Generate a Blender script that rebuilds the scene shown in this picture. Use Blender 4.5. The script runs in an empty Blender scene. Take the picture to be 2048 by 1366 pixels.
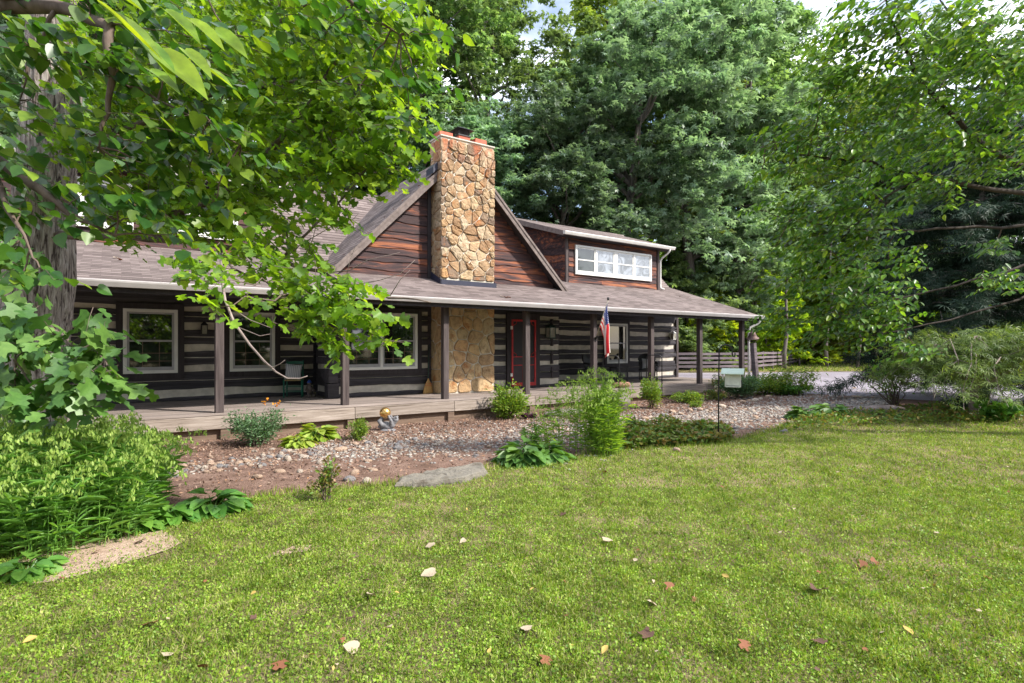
import bpy, bmesh, math, random
import numpy as np
from mathutils import Vector, Matrix

# ------------------------------------------------------------------ camera, world, sun
sc = bpy.context.scene
C = sc.collection
CAMZ = 1.75
F = 1138.0            # focal length in pixels of the 2048 px wide photograph
UX, UY = 0.8176, 0.5758   # camera right = (UX,-UY), camera forward = (UY, UX)
HOR = 692.5
cd = bpy.data.cameras.new("camera"); cam = bpy.data.objects.new("camera", cd); C.objects.link(cam)
cd.sensor_width = 36.0; cd.lens = F / 2048 * 36; cd.shift_y = 9.5 / 2048
cd.clip_start = 0.05; cd.clip_end = 500
cam.location = (0, 0, CAMZ)
cam.rotation_euler = (math.radians(90), 0, -math.atan2(UY, UX))
sc.camera = cam

SUN_DIR = Vector((0.50, -0.70, 0)).normalized()
ELEV = math.radians(43)
to_sun = Vector((SUN_DIR.x * math.cos(ELEV), SUN_DIR.y * math.cos(ELEV), math.sin(ELEV)))
w = bpy.data.worlds.new("World"); sc.world = w; w.use_nodes = True
wn, wl = w.node_tree.nodes, w.node_tree.links
wn.clear()
wo = wn.new('ShaderNodeOutputWorld'); bg = wn.new('ShaderNodeBackground')
sky = wn.new('ShaderNodeTexSky'); sky.sky_type = 'NISHITA'; sky.sun_disc = False
sky.sun_elevation = ELEV; sky.sun_rotation = math.atan2(SUN_DIR.x, SUN_DIR.y)
sky.air_density = 1.0; sky.dust_density = 1.5; sky.ozone_density = 1.0
tc = wn.new('ShaderNodeTexCoord'); mp = wn.new('ShaderNodeMapping'); mp.inputs['Scale'].default_value = (1, 1, 2.4)
nz = wn.new('ShaderNodeTexNoise'); nz.inputs['Scale'].default_value = 2.6; nz.inputs['Detail'].default_value = 7
cr = wn.new('ShaderNodeValToRGB'); cr.color_ramp.elements[0].position = 0.42; cr.color_ramp.elements[1].position = 0.62
mx = wn.new('ShaderNodeMix'); mx.data_type = 'RGBA'
mx.inputs[7].default_value = (9.0, 9.3, 10.2, 1)
wl.new(tc.outputs['Generated'], mp.inputs['Vector']); wl.new(mp.outputs[0], nz.inputs['Vector'])
wl.new(nz.outputs['Fac'], cr.inputs[0]); wl.new(cr.outputs[0], mx.inputs[0])
wl.new(sky.outputs[0], mx.inputs[6]); wl.new(mx.outputs[2], bg.inputs[0])
bg.inputs[1].default_value = 0.15
wl.new(bg.outputs[0], wo.inputs[0])
sl = bpy.data.lights.new("sun", 'SUN'); so = bpy.data.objects.new("sun", sl); C.objects.link(so)
sl.energy = 4.4; sl.angle = math.radians(2.5); sl.color = (1.0, 0.94, 0.85)
so.location = (20, -20, 30)
so.rotation_euler = to_sun.to_track_quat('Z', 'Y').to_euler()
sc.view_settings.view_transform = 'Standard'; sc.view_settings.look = 'None'
sc.view_settings.exposure = 0.88; sc.view_settings.gamma = 1
sc.cycles.max_bounces = 8; sc.cycles.transparent_max_bounces = 8
sc.cycles.use_denoising = True
R = math.radians
rng = np.random.default_rng(7)
random.seed(7)

# ------------------------------------------------------------------ placing helpers (house axes: X along the porch, Y away from camera)
def sstep(t):
    t = min(1, max(0, t)); return t * t * (3 - 2 * t)
def gh(X, Y):
    return 0.22 * sstep((X - 9) / 11.0) - 0.03 * sstep((Y - 6) / 4) * (1 - sstep((X - 9) / 11.0))
def ray(px):
    t = (px - 1024) / F
    return UY + UX * t, UX - UY * t
def at(px, py, d):
    """point that the photograph shows at (px,py), d metres ahead of the camera"""
    rx, ry = ray(px)
    return Vector((rx * d, ry * d, CAMZ - (py - HOR) / F * d))
def on_y(px, Y):
    rx, ry = ray(px); return rx * Y / ry
def gnd(px, py):
    z = 0.0
    for _ in range(8):
        d = (CAMZ - z) * F / (py - HOR)
        rx, ry = ray(px); z = gh(rx * d, ry * d)
    return Vector((rx * d, ry * d, z))
def gd(px, d):
    rx, ry = ray(px); return Vector((rx * d, ry * d, gh(rx * d, ry * d)))

# ------------------------------------------------------------------ object helpers
def tag(o, label=None, cat=None, group=None, kind=None):
    if label: o['label'] = label
    if cat: o['category'] = cat
    if group: o['group'] = group
    if kind: o['kind'] = kind
    return o
def empty(name, loc=(0, 0, 0), rz=0, label=None, cat=None, group=None):
    o = bpy.data.objects.new(name, None); C.objects.link(o)
    o.location = loc; o.rotation_euler = (0, 0, rz); o.empty_display_size = 0.1
    return tag(o, label, cat, group)
def copy_tree(o, parent=None):
    c = o.copy(); C.objects.link(c)
    if parent: c.parent = parent
    for ch in list(o.children): copy_tree(ch, c)
    return c
class MB:
    def __init__(s): s.v = []; s.f = []; s.uv = {}; s.sm = False
    def add(s, vs, fs, uvs=None):
        b = len(s.v); s.v += [tuple(v) for v in vs]
        for i, f in enumerate(fs):
            if uvs: s.uv[len(s.f)] = uvs[i]
            s.f.append([b + k for k in f])
        return s
    def box(s, x0, x1, y0, y1, z0, z1):
        return s.add([(x0,y0,z0),(x1,y0,z0),(x1,y1,z0),(x0,y1,z0),(x0,y0,z1),(x1,y0,z1),(x1,y1,z1),(x0,y1,z1)],
              [(0,3,2,1),(4,5,6,7),(0,1,5,4),(1,2,6,5),(2,3,7,6),(3,0,4,7)])
    def beam(s, p, q, wd, ht, up=(0,0,1)):
        p, q = Vector(p), Vector(q); d = (q - p).normalized(); u = Vector(up)
        sd = d.cross(u).normalized(); u = sd.cross(d).normalized()
        vs = []
        for c in (p, q):
            for a, b in ((-1,-1),(1,-1),(1,1),(-1,1)): vs.append(c + sd * a * wd / 2 + u * b * ht / 2)
        return s.add(vs, [(0,1,2,3)[::-1],(4,5,6,7),(0,1,5,4),(1,2,6,5),(2,3,7,6),(3,0,4,7)])
    def tube(s, path, rad, n=8, cap=True):
        path = [Vector(p) for p in path]
        if not hasattr(rad, '__len__'): rad = [rad] * len(path)
        vs = []; prev = None
        for i, p in enumerate(path):
            d = (path[min(i + 1, len(path) - 1)] - path[max(i - 1, 0)]).normalized()
            if prev is None:
                a = d.orthogonal().normalized()
            else:
                a = (prev - d * prev.dot(d)); a = a.normalized() if a.length > 1e-6 else d.orthogonal().normalized()
            prev = a; b = d.cross(a)
            for k in range(n):
                t = 2 * math.pi * k / n
                vs.append(p + (a * math.cos(t) + b * math.sin(t)) * rad[i])
        fs = []
        for i in range(len(path) - 1):
            for k in range(n):
                k2 = (k + 1) % n
                fs.append((i * n + k, i * n + k2, (i + 1) * n + k2, (i + 1) * n + k))
        if cap:
            fs.append(tuple(range(n))[::-1]); fs.append(tuple((len(path) - 1) * n + k for k in range(n)))
        return s.add(vs, fs)
    def lathe(s, c, prof, n=20):
        c = Vector(c); vs = []; fs = []
        for r, z in prof:
            for k in range(n):
                t = 2 * math.pi * k / n; vs.append(c + Vector((r * math.cos(t), r * math.sin(t), z)))
        for i in range(len(prof) - 1):
            for k in range(n):
                k2 = (k + 1) % n; fs.append((i * n + k, i * n + k2, (i + 1) * n + k2, (i + 1) * n + k))
        fs.append(tuple(range(n))[::-1]); fs.append(tuple((len(prof) - 1) * n + k for k in range(n)))
        return s.add(vs, fs)
    def build(s, name, mat, parent=None, smooth=False, bevel=0):
        me = bpy.data.meshes.new(name); me.from_pydata(s.v, [], s.f)
        if s.uv:
            ul = me.uv_layers.new(name="UVMap")
            for p in me.polygons:
                q = s.uv.get(p.index)
                if q:
                    for j, li in enumerate(p.loop_indices): ul.data[li].uv = q[j]
        me.materials.append(mat)
        if smooth: me.polygons.foreach_set('use_smooth', [True] * len(me.polygons))
        o = bpy.data.objects.new(name, me); C.objects.link(o)
        if parent: o.parent = parent
        if bevel:
            m = o.modifiers.new('bevel', 'BEVEL'); m.width = bevel; m.segments = 2; m.limit_method = 'ANGLE'
        return o

def mesh_np(name, V, loops, starts, totals, mat, parent=None, smooth=False):
    me = bpy.data.meshes.new(name)
    me.vertices.add(len(V)); me.vertices.foreach_set('co', np.ascontiguousarray(V, dtype=np.float32).ravel())
    me.loops.add(len(loops)); me.loops.foreach_set('vertex_index', np.ascontiguousarray(loops, dtype=np.int32))
    me.polygons.add(len(starts)); me.polygons.foreach_set('loop_start', np.ascontiguousarray(starts, dtype=np.int32))
    me.polygons.foreach_set('loop_total', np.ascontiguousarray(totals, dtype=np.int32))
    if smooth: me.polygons.foreach_set('use_smooth', np.ones(len(starts), dtype=bool))
    me.update(calc_edges=True); me.materials.append(mat)
    o = bpy.data.objects.new(name, me); C.objects.link(o)
    if parent: o.parent = parent
    return o
def norm(a): return a / np.maximum(np.linalg.norm(a, axis=1, keepdims=True), 1e-9)
class Scatter:
    """many small copies of leaf templates gathered into one foliage mesh"""
    def __init__(s): s.V = []; s.L = []; s.S = []; s.T = []; s.nv = 0; s.nl = 0
    def add(s, tmpl, pos, dr, nr, size):
        tv, tf = tmpl; n = len(pos)
        if n == 0: return s
        pos = np.asarray(pos, float); X = norm(np.asarray(dr, float)); Z = np.asarray(nr, float)
        Z = norm(Z - X * (Z * X).sum(1, keepdims=True) + 1e-6); Y = np.cross(Z, X)
        size = np.asarray(size, float).reshape(-1, 1, 1)
        tv = np.asarray(tv, float)
        V = pos[:, None, :] + size * (tv[None, :, 0:1] * X[:, None, :] + tv[None, :, 1:2] * Y[:, None, :] + tv[None, :, 2:3] * Z[:, None, :])
        k = len(tv); V = V.reshape(-1, 3)
        base = (np.arange(n) * k + s.nv)
        fl = np.concatenate([np.array(f) for f in tf]); tot = np.array([len(f) for f in tf])
        L = (base[:, None] + fl[None, :]).ravel()
        T = np.tile(tot, n); S = s.nl + np.concatenate([[0], np.cumsum(T)[:-1]])
        s.V.append(V); s.L.append(L); s.S.append(S); s.T.append(T); s.nv += len(V); s.nl += len(L)
        return s
    def build(s, name, mat, parent=None, smooth=False):
        return mesh_np(name, np.concatenate(s.V), np.concatenate(s.L), np.concatenate(s.S), np.concatenate(s.T), mat, parent, smooth)

def half_leaf(half, fold=0.22, droop=0.18, wave=0.0):
    top = [(x, y, abs(y) * fold - x * x * droop) for x, y in half]
    n = len(half)
    v = top + [(x, -y, z) for x, y, z in top[1:-1]]
    f1 = list(range(n)); f2 = [0] + [n + i for i in range(n - 2)] + [n - 1]
    return v, [f1, f2[::-1]]
TULIP = half_leaf([(0,0),(-.02,.20),(.10,.46),(.30,.56),(.36,.36),(.50,.30),(.66,.52),(.92,.44),(.86,.18),(.97,0)], .18, .2)
TULIP2 = half_leaf([(0,0),(.0,.28),(.22,.58),(.38,.34),(.56,.26),(.86,.46),(1.0,.2),(.84,0)], -.1, .35)
HEART = half_leaf([(0,0),(-.07,.16),(-.02,.36),(.18,.47),(.42,.44),(.66,.30),(.86,.12),(1,0)], .15, .2)
HEART2 = half_leaf([(0,0),(-.04,.2),(.08,.4),(.32,.44),(.6,.34),(.85,.14),(1,0)], -.12, .4)
OVAL = half_leaf([(0,0),(.2,.2),(.5,.27),(.8,.15),(1,0)], .2, .25)
OVAL2 = half_leaf([(0,0),(.15,.2),(.42,.30),(.75,.2),(1,0)], .12, .3)
DIAM = half_leaf([(0,0),(.42,.22),(1,0)], .2, .25)
LANCE = half_leaf([(0,0),(.15,.06),(.5,.07),(1,0)], .3, .5)
HOSTA = half_leaf([(0,0),(.25,.03),(.4,.24),(.65,.3),(.88,.16),(1,0)], .25, .5)
def spray(k, spread, ln, wd, droop, seed):
    r = random.Random(seed); V = [(0,0,0)]; Fc = []
    for i in range(k):
        a = (i / (k - 1) - .5) * spread; L = ln * r.uniform(.7, 1.1); b = len(V)
        ca, sa = math.cos(a), math.sin(a); up = r.uniform(-.25, .2)
        for t, w_ in ((.45, wd), (.45, -wd)):
            V.append((ca * t * L - sa * w_ * L, sa * t * L + ca * w_ * L, up * t - droop * t * t))
        V.append((ca * L, sa * L, up - droop))
        Fc.append([0, b, b + 2, b + 1])
    return V, Fc
SPRAY = spray(5, 3.8, 1.0, .26, .35, 1)
SPRAY2 = spray(6, 4.8, 1.0, .23, .3, 2)
PALMATE = spray(5, 2.4, 1.0, .055, .35, 5)

# ------------------------------------------------------------------ materials
def new_mat(name):
    m = bpy.data.materials.new(name); m.use_nodes = True
    nt = m.node_tree; nt.nodes.clear()
    return m, nt.nodes, nt.links
def ramp(n, cols, inter='LINEAR'):
    r = n.new('ShaderNodeValToRGB'); e = r.color_ramp.elements; r.color_ramp.interpolation = inter
    while len(e) < len(cols): e.new(0.5)
    for i, c in enumerate(cols):
        p, c = (c[0], c[1]) if len(c) == 2 and hasattr(c[1], '__len__') else (i / max(1, len(cols) - 1), c)
        e[i].position = p; e[i].color = (*c, 1)
    return r
def noise_node(n, l, scale, detail=4, rough=.55, vec=None, stretch=None, coord='Object', dist=0):
    t = n.new('ShaderNodeTexCoord'); m = n.new('ShaderNodeMapping')
    if stretch: m.inputs['Scale'].default_value = stretch
    x = n.new('ShaderNodeTexNoise'); x.inputs['Scale'].default_value = scale; x.inputs['Detail'].default_value = detail
    x.inputs['Roughness'].default_value = rough; x.inputs['Distortion'].default_value = dist
    l.new(vec if vec else t.outputs[coord], m.inputs['Vector']); l.new(m.outputs[0], x.inputs['Vector'])
    return x
def mixc(n, l, fac, a, b, mode='MIX'):
    m = n.new('ShaderNodeMix'); m.data_type = 'RGBA'; m.blend_type = mode
    for i, s_ in ((0, fac), (6, a), (7, b)):
        if hasattr(s_, 'links') or hasattr(s_, 'is_linked'): l.new(s_, m.inputs[i])
        elif i == 0: m.inputs[0].default_value = s_
        else: m.inputs[i].default_value = (*s_, 1)
    return m.outputs[2]
def bump(n, l, h, strength, dist=0.02, nrm=None):
    b = n.new('ShaderNodeBump'); b.inputs['Strength'].default_value = strength; b.inputs['Distance'].default_value = dist
    l.new(h, b.inputs['Height'])
    if nrm: l.new(nrm, b.inputs['Normal'])
    return b.outputs[0]
def finish(n, l, col, rough=.7, nrm=None, metal=0, spec=.5, transl=None, tfac=.35):
    o = n.new('ShaderNodeOutputMaterial'); p = n.new('ShaderNodeBsdfPrincipled')
    if hasattr(col, 'is_linked'): l.new(col, p.inputs['Base Color'])
    else: p.inputs['Base Color'].default_value = (*col, 1)
    if hasattr(rough, 'is_linked'): l.new(rough, p.inputs['Roughness'])
    else: p.inputs['Roughness'].default_value = rough
    p.inputs['Metallic'].default_value = metal; p.inputs['Specular IOR Level'].default_value = spec
    if nrm: l.new(nrm, p.inputs['Normal'])
    if transl is not None:
        t = n.new('ShaderNodeBsdfTranslucent'); mx_ = n.new('ShaderNodeMixShader'); mx_.inputs[0].default_value = tfac
        if hasattr(transl, 'is_linked'): l.new(transl, t.inputs['Color'])
        else: t.inputs['Color'].default_value = (*transl, 1)
        l.new(p.outputs[0], mx_.inputs[1]); l.new(t.outputs[0], mx_.inputs[2]); l.new(mx_.outputs[0], o.inputs[0])
    else: l.new(p.outputs[0], o.inputs[0])
def leaf_mat(name, cols, rough=.4, tmul=(1.6, 1.7, .7), tfac=.4, spec=.4, patch=.25, ov=0, ps=.9):
    m, n, l = new_mat(name)
    g = n.new('ShaderNodeNewGeometry'); r = ramp(n, cols); l.new(g.outputs['Random Per Island'], r.inputs[0])
    nz_ = noise_node(n, l, ps, 3); mr = n.new('ShaderNodeMapRange'); mr.inputs[1].default_value = .3; mr.inputs[2].default_value = .7
    mr.inputs[3].default_value = 1 - patch; mr.inputs[4].default_value = 1 + patch; l.new(nz_.outputs['Fac'], mr.inputs[0])
    n2 = noise_node(n, l, 26, 3); rn2 = ramp(n, [(.3, (.80,.84,.8)), (.7, (1.2,1.14,1.1))]); l.new(n2.outputs['Fac'], rn2.inputs[0])
    hsv = n.new('ShaderNodeHueSaturation'); l.new(mr.outputs[0], hsv.inputs['Value']); l.new(mixc(n, l, 1.0, r.outputs[0], rn2.outputs[0], 'MULTIPLY'), hsv.inputs['Color'])
    if ov:
        oi = n.new('ShaderNodeObjectInfo'); h2 = n.new('ShaderNodeHueSaturation'); a_ = n.new('ShaderNodeMapRange'); a_.inputs[3].default_value = 1 - ov; a_.inputs[4].default_value = 1 + ov
        b_ = n.new('ShaderNodeMapRange'); b_.inputs[3].default_value = .487; b_.inputs[4].default_value = .518; w_ = n.new('ShaderNodeMath'); w_.operation = 'MULTIPLY'; w_.inputs[1].default_value = 7.7; f_ = n.new('ShaderNodeMath'); f_.operation = 'FRACT'
        l.new(oi.outputs['Random'], a_.inputs[0]); l.new(oi.outputs['Random'], w_.inputs[0]); l.new(w_.outputs[0], f_.inputs[0]); l.new(f_.outputs[0], b_.inputs[0])
        l.new(a_.outputs[0], h2.inputs['Value']); l.new(b_.outputs[0], h2.inputs['Hue']); l.new(hsv.outputs[0], h2.inputs['Color']); hsv = h2
    tcol = mixc(n, l, 1.0, hsv.outputs[0], tmul, 'MULTIPLY')
    finish(n, l, hsv.outputs[0], rough, None, 0, spec, tcol, tfac)
    return m
def wood_mat(name, cols, stretch=(.6, 9, 9), scale=3, rough=.8, bstr=.4, island=.25, crack=True):
    m, n, l = new_mat(name)
    a = noise_node(n, l, scale, 8, .65, stretch=stretch, dist=.6); r = ramp(n, cols); l.new(a.outputs['Fac'], r.inputs[0])
    g = n.new('ShaderNodeNewGeometry'); mr = n.new('ShaderNodeMapRange'); mr.inputs[3].default_value = 1 - island; mr.inputs[4].default_value = 1 + island
    l.new(g.outputs['Random Per Island'], mr.inputs[0])
    hsv = n.new('ShaderNodeHueSaturation'); l.new(mr.outputs[0], hsv.inputs['Value']); l.new(r.outputs[0], hsv.inputs['Color'])
    f = noise_node(n, l, scale * 4, 6, .7, stretch=stretch)
    finish(n, l, hsv.outputs[0], rough, bump(n, l, f.outputs['Fac'], bstr, .01), spec=.25)
    return m
def plain(name, col, rough=.6, metal=0, var=.12, scale=14, bstr=.1, spec=.5):
    m, n, l = new_mat(name)
    a = noise_node(n, l, scale, 5); lo = tuple(c * (1 - var) for c in col); hi = tuple(min(1, c * (1 + var)) for c in col)
    r = ramp(n, [(.3, lo), (.7, hi)]); l.new(a.outputs['Fac'], r.inputs[0])
    finish(n, l, r.outputs[0], rough, bump(n, l, a.outputs['Fac'], bstr, .005), metal, spec)
    return m
M = {}
M['log'] = wood_mat('dark_hewn_log', [(.2, (.019,.018,.021)), (.5, (.048,.044,.051)), (.8, (.105,.096,.108))], (.5, 7, 7), 2.2, .75, .6, .3)
M['chink'] = plain('pale_chinking_mortar', (.50, .46, .40), .9, 0, .22, 5, .3)
M['trimdark'] = wood_mat('dark_trim_board', [(.3, (.024,.020,.023)), (.7, (.052,.044,.048))], (4, 4, .6), 3, .7, .3, .1)
M['postwood'] = wood_mat('post_wood', [(.25, (.035,.026,.026)), (.5, (.085,.067,.066)), (.8, (.16,.13,.125))], (7, 7, .5), 2.5, .8, .5, .25)
M['fascia'] = wood_mat('weathered_timber', [(.32, (.06,.045,.035)), (.42, (.22,.18,.15)), (.6, (.33,.28,.245)), (.75, (.46,.40,.36))], (.5, 7, 9), 2.2, .85, .6, .18)
M['understud'] = wood_mat('brown_rim_board', [(.25, (.09,.06,.045)), (.7, (.24,.17,.125))], (.5, 7, 9), 2.2, .85, .5, .15)
M['deckfloor'] = wood_mat('deck_boards', [(.2, (.13,.10,.085)), (.5, (.24,.20,.18)), (.8, (.36,.31,.29))], (.4, 6, 6), 1.7, .7, .3, .2)
M['white'] = plain('white_vinyl', (.66, .66, .64), .45, 0, .05, 4, .05)
M['sash'] = plain('grey_window_sash', (.34, .34, .36), .5, 0, .08, 6, .05)
M['gutter'] = plain('grey_gutter_metal', (.42, .40, .40), .45, 0, .10, 3, .06)
M['gutterpale'] = plain('pale_gutter_metal', (.62, .60, .57), .45, 0, .08, 3, .05)
M['flash'] = plain('dark_blue_flashing', (.02, .022, .045), .45, 0, .2, 8, .1)
M['red'] = plain('red_painted_wood', (.42, .018, .02), .55, 0, .25, 9, .15)
M['screen'] = plain('door_screen_mesh', (.012, .010, .014), .55, 0, .2, 40, .1)
M['doorpanel'] = plain('dark_door_panel', (.035, .022, .028), .6, 0, .2, 8, .1)
M['iron'] = plain('black_iron', (.02, .02, .022), .45, .4, .2, 20, .1)
M['verdigris'] = plain('green_weathered_metal', (.03, .07, .06), .5, .3, .4, 18, .2)
M['lampglass'] = plain('lantern_glass', (.25, .24, .2), .12, 0, .3, 20, .05)
M['clay'] = plain('red_clay_flue', (.42, .10, .055), .75, 0, .25, 6, .2)
M['mortar'] = plain('chimney_mortar', (.60, .55, .47), .92, 0, .2, 12, .6)
M['concrete'] = plain('concrete_crown', (.5, .46, .40), .9, 0, .2, 12, .4)
M['rail'] = wood_mat('fence_rail_wood', [(.25, (.06,.045,.05)), (.7, (.20,.165,.18))], (1, 1, 6), 2.0, .85, .4, .2)
M['green'] = plain('green_chair_paint', (.012, .13, .085), .45, 0, .2, 12, .1)
M['rush'] = plain('woven_rush_seat', (.30, .21, .10), .8, 0, .4, 60, .6)
M['wicker'] = plain('black_wicker', (.014, .014, .016), .6, 0, .4, 60, .8)
M['gold'] = plain('gold_gazing_ball', (.72, .45, .16), .22, .85, .06, 4, .02)
M['stoneware'] = plain('grey_cast_stone', (.20, .20, .215), .85, 0, .3, 40, .6)
M['blue'] = plain('blue_enamel', (.015, .05, .25), .4, 0, .2, 10, .1)
M['mottled'] = plain('mottled_dark_resin', (.09, .07, .06), .6, 0, .9, 16, .6)
M['palewood'] = plain('whitewashed_wood', (.55, .55, .50), .75, 0, .18, 10, .3)
M['palegreen'] = plain('pale_green_metal_roof', (.50, .60, .50), .5, 0, .12, 6, .1)
M['bellmetal'] = plain('rusty_bell_iron', (.11, .07, .06), .6, .5, .4, 10, .4)
M['straw'] = plain('broom_straw', (.42, .25, .09), .85, 0, .3, 50, .8)
M['chip'] = plain('cut_red_wood', (.24, .12, .085), .8, 0, .4, 9, .5)
M['signwood'] = plain('painted_sign_board', (.55, .50, .40), .7, 0, .12, 10, .2)
M['ink'] = plain('sign_ink', (.03, .025, .02), .6, 0, .1, 10, .05)
M['curtain'] = plain('pale_curtain', (.40, .40, .42), .8, 0, .2, 4, .2)

def glass(name, base, rough=.03, ior=1.75):
    m, n, l = new_mat(name)
    o = n.new('ShaderNodeOutputMaterial'); p = n.new('ShaderNodeBsdfPrincipled')
    a = noise_node(n, l, 2.6, 6, dist=1.5)
    r = ramp(n, [(.38, tuple(c * .35 for c in base)), (.64, tuple(c * 1.9 for c in base))]); l.new(a.outputs['Fac'], r.inputs[0])  # blotches in the base colour stand in for uneven reflections
    l.new(r.outputs[0], p.inputs['Base Color']); p.inputs['Roughness'].default_value = rough; p.inputs['IOR'].default_value = ior
    b = noise_node(n, l, 1.1, 1); l.new(bump(n, l, b.outputs['Fac'], .05, .02), p.inputs['Normal'])
    l.new(p.outputs[0], o.inputs[0]); return m
M['glass'] = glass('window_glass', (.012, .016, .014), .03, 1.95)
M['glasspale'] = glass('window_glass_over_curtain', (.13, .145, .17), .03, 2.3)

def siding_mat():
    m, n, l = new_mat('live_edge_cedar_siding')
    a = noise_node(n, l, 1.0, 8, .62, stretch=(.6, 3, 7), dist=1.4)
    r = ramp(n, [(.25, (.022,.014,.017)), (.44, (.045,.028,.030)), (.54, (.085,.042,.038)), (.63, (.22,.075,.04)), (.71, (.34,.13,.06)), (.80, (.12,.075,.07))]); 
    g = n.new('ShaderNodeNewGeometry')
    ad = n.new('ShaderNodeMath'); ad.operation = 'MULTIPLY_ADD'; ad.inputs[1].default_value = .22; ad.inputs[2].default_value = -.11
    l.new(g.outputs['Random Per Island'], ad.inputs[0])
    ad2 = n.new('ShaderNodeMath'); l.new(ad.outputs[0], ad2.inputs[0]); l.new(a.outputs['Fac'], ad2.inputs[1]); l.new(ad2.outputs[0], r.inputs[0])
    f = noise_node(n, l, 6, 6, .7, stretch=(.6, 4, 9))
    finish(n, l, r.outputs[0], .72, bump(n, l, f.outputs['Fac'], .7, .015), spec=.25)
    return m
M['siding'] = siding_mat()

def shingle_mat():
    m, n, l = new_mat('brown_roof_shingles')
    uv = n.new('ShaderNodeUVMap')
    b = n.new('ShaderNodeTexBrick'); b.inputs['Scale'].default_value = 1.0
    b.inputs['Brick Width'].default_value = .30; b.inputs['Row Height'].default_value = .135
    b.inputs['Mortar Size'].default_value = .004; b.inputs['Mortar Smooth'].default_value = .3; b.inputs['Bias'].default_value = 0
    b.inputs['Color1'].default_value = (.12, .098, .093, 1); b.inputs['Color2'].default_value = (.225, .188, .178, 1)
    b.inputs['Mortar'].default_value = (.13, .10, .10, 1); b.offset = .5
    l.new(uv.outputs[0], b.inputs['Vector'])
    sp = n.new('ShaderNodeSeparateXYZ'); l.new(uv.outputs[0], sp.inputs[0])
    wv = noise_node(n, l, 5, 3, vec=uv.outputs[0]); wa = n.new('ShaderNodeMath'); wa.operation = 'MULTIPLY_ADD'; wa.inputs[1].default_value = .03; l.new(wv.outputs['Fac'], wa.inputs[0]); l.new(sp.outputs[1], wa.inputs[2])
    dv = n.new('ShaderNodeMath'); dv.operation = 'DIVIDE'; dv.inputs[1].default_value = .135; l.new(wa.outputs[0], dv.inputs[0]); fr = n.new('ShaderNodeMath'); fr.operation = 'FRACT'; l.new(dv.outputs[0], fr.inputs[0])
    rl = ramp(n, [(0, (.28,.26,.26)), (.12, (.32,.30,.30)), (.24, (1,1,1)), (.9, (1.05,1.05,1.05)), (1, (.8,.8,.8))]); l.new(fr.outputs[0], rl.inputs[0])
    big = noise_node(n, l, .5, 4, vec=uv.outputs[0]); rb = ramp(n, [(.3, (.78,.76,.76)), (.7, (1.12,1.1,1.1))]); l.new(big.outputs['Fac'], rb.inputs[0])
    fine = noise_node(n, l, 90, 2, vec=uv.outputs[0]); rf = ramp(n, [(.3, (.72,.72,.72)), (.7, (1.25,1.25,1.25))]); l.new(fine.outputs['Fac'], rf.inputs[0])
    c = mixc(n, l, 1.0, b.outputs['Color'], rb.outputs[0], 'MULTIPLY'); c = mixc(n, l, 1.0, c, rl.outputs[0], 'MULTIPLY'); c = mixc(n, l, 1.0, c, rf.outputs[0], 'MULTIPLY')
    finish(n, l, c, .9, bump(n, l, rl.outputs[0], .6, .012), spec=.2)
    return m
M['shingle'] = shingle_mat()

def stone_mat(name, cols, stain=False, rough=.85):
    m, n, l = new_mat(name)
    g = n.new('ShaderNodeNewGeometry'); r = ramp(n, cols); l.new(g.outputs['Random Per Island'], r.inputs[0])
    a = noise_node(n, l, 7, 7, .65); rr = ramp(n, [(.28, (.50,.44,.38)), (.5, (1,1,1)), (.75, (1.25,1.2,1.1))]); l.new(a.outputs['Fac'], rr.inputs[0])
    c = mixc(n, l, 1.0, r.outputs[0], rr.outputs[0], 'MULTIPLY')
    a2 = noise_node(n, l, 3.1, 5, .6); r2 = ramp(n, [(.56, (0,0,0)), (.70, (1,1,1))]); l.new(a2.outputs['Fac'], r2.inputs[0])
    c = mixc(n, l, r2.outputs[0], c, (.34, .14, .05)) if stain != 'grey' else c
    if stain is True:   # rusty runs below the metal cap
        t = n.new('ShaderNodeTexCoord'); sp = n.new('ShaderNodeSeparateXYZ'); l.new(t.outputs['Object'], sp.inputs[0])
        mr = n.new('ShaderNodeMapRange'); mr.inputs[1].default_value = 6.5; mr.inputs[2].default_value = 7.6; l.new(sp.outputs[2], mr.inputs[0])
        mm = n.new('ShaderNodeMath'); mm.operation = 'MULTIPLY'; nn = noise_node(n, l, 2.2, 4, stretch=(2, 2, .5)); rn = ramp(n, [(.42, (0,0,0)), (.58, (1,1,1))]); l.new(nn.outputs['Fac'], rn.inputs[0])
        l.new(mr.outputs[0], mm.inputs[0]); l.new(rn.outputs[0], mm.inputs[1])
        c = mixc(n, l, mm.outputs[0], c, (.40, .09, .03))
    f = noise_node(n, l, 18, 7, .7)
    finish(n, l, c, rough, bump(n, l, f.outputs['Fac'], 1.0, .035), spec=.25)
    return m
M['fieldstone'] = stone_mat('tan_fieldstone', [(0, (.42,.29,.17)), (.15, (.30,.18,.10)), (.3, (.48,.37,.23)), (.45, (.22,.155,.11)), (.6, (.42,.25,.12)), (.75, (.50,.41,.29)), (.88, (.34,.24,.15)), (1, (.14,.10,.085))], True)
M['flagstone'] = stone_mat('brown_flagstone', [(0, (.55,.38,.20)), (.3, (.42,.28,.16)), (.55, (.62,.46,.27)), (.75, (.48,.38,.24)), (1, (.60,.36,.18))])
M['rockgrey'] = stone_mat('grey_river_stone', [(0, (.36,.35,.34)), (.5, (.50,.47,.43)), (1, (.24,.23,.24))], 'grey')
M['rockpale'] = stone_mat('pale_river_stone', [(0, (.58,.52,.45)), (.5, (.66,.62,.56)), (1, (.50,.42,.35))], 'grey')
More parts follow.
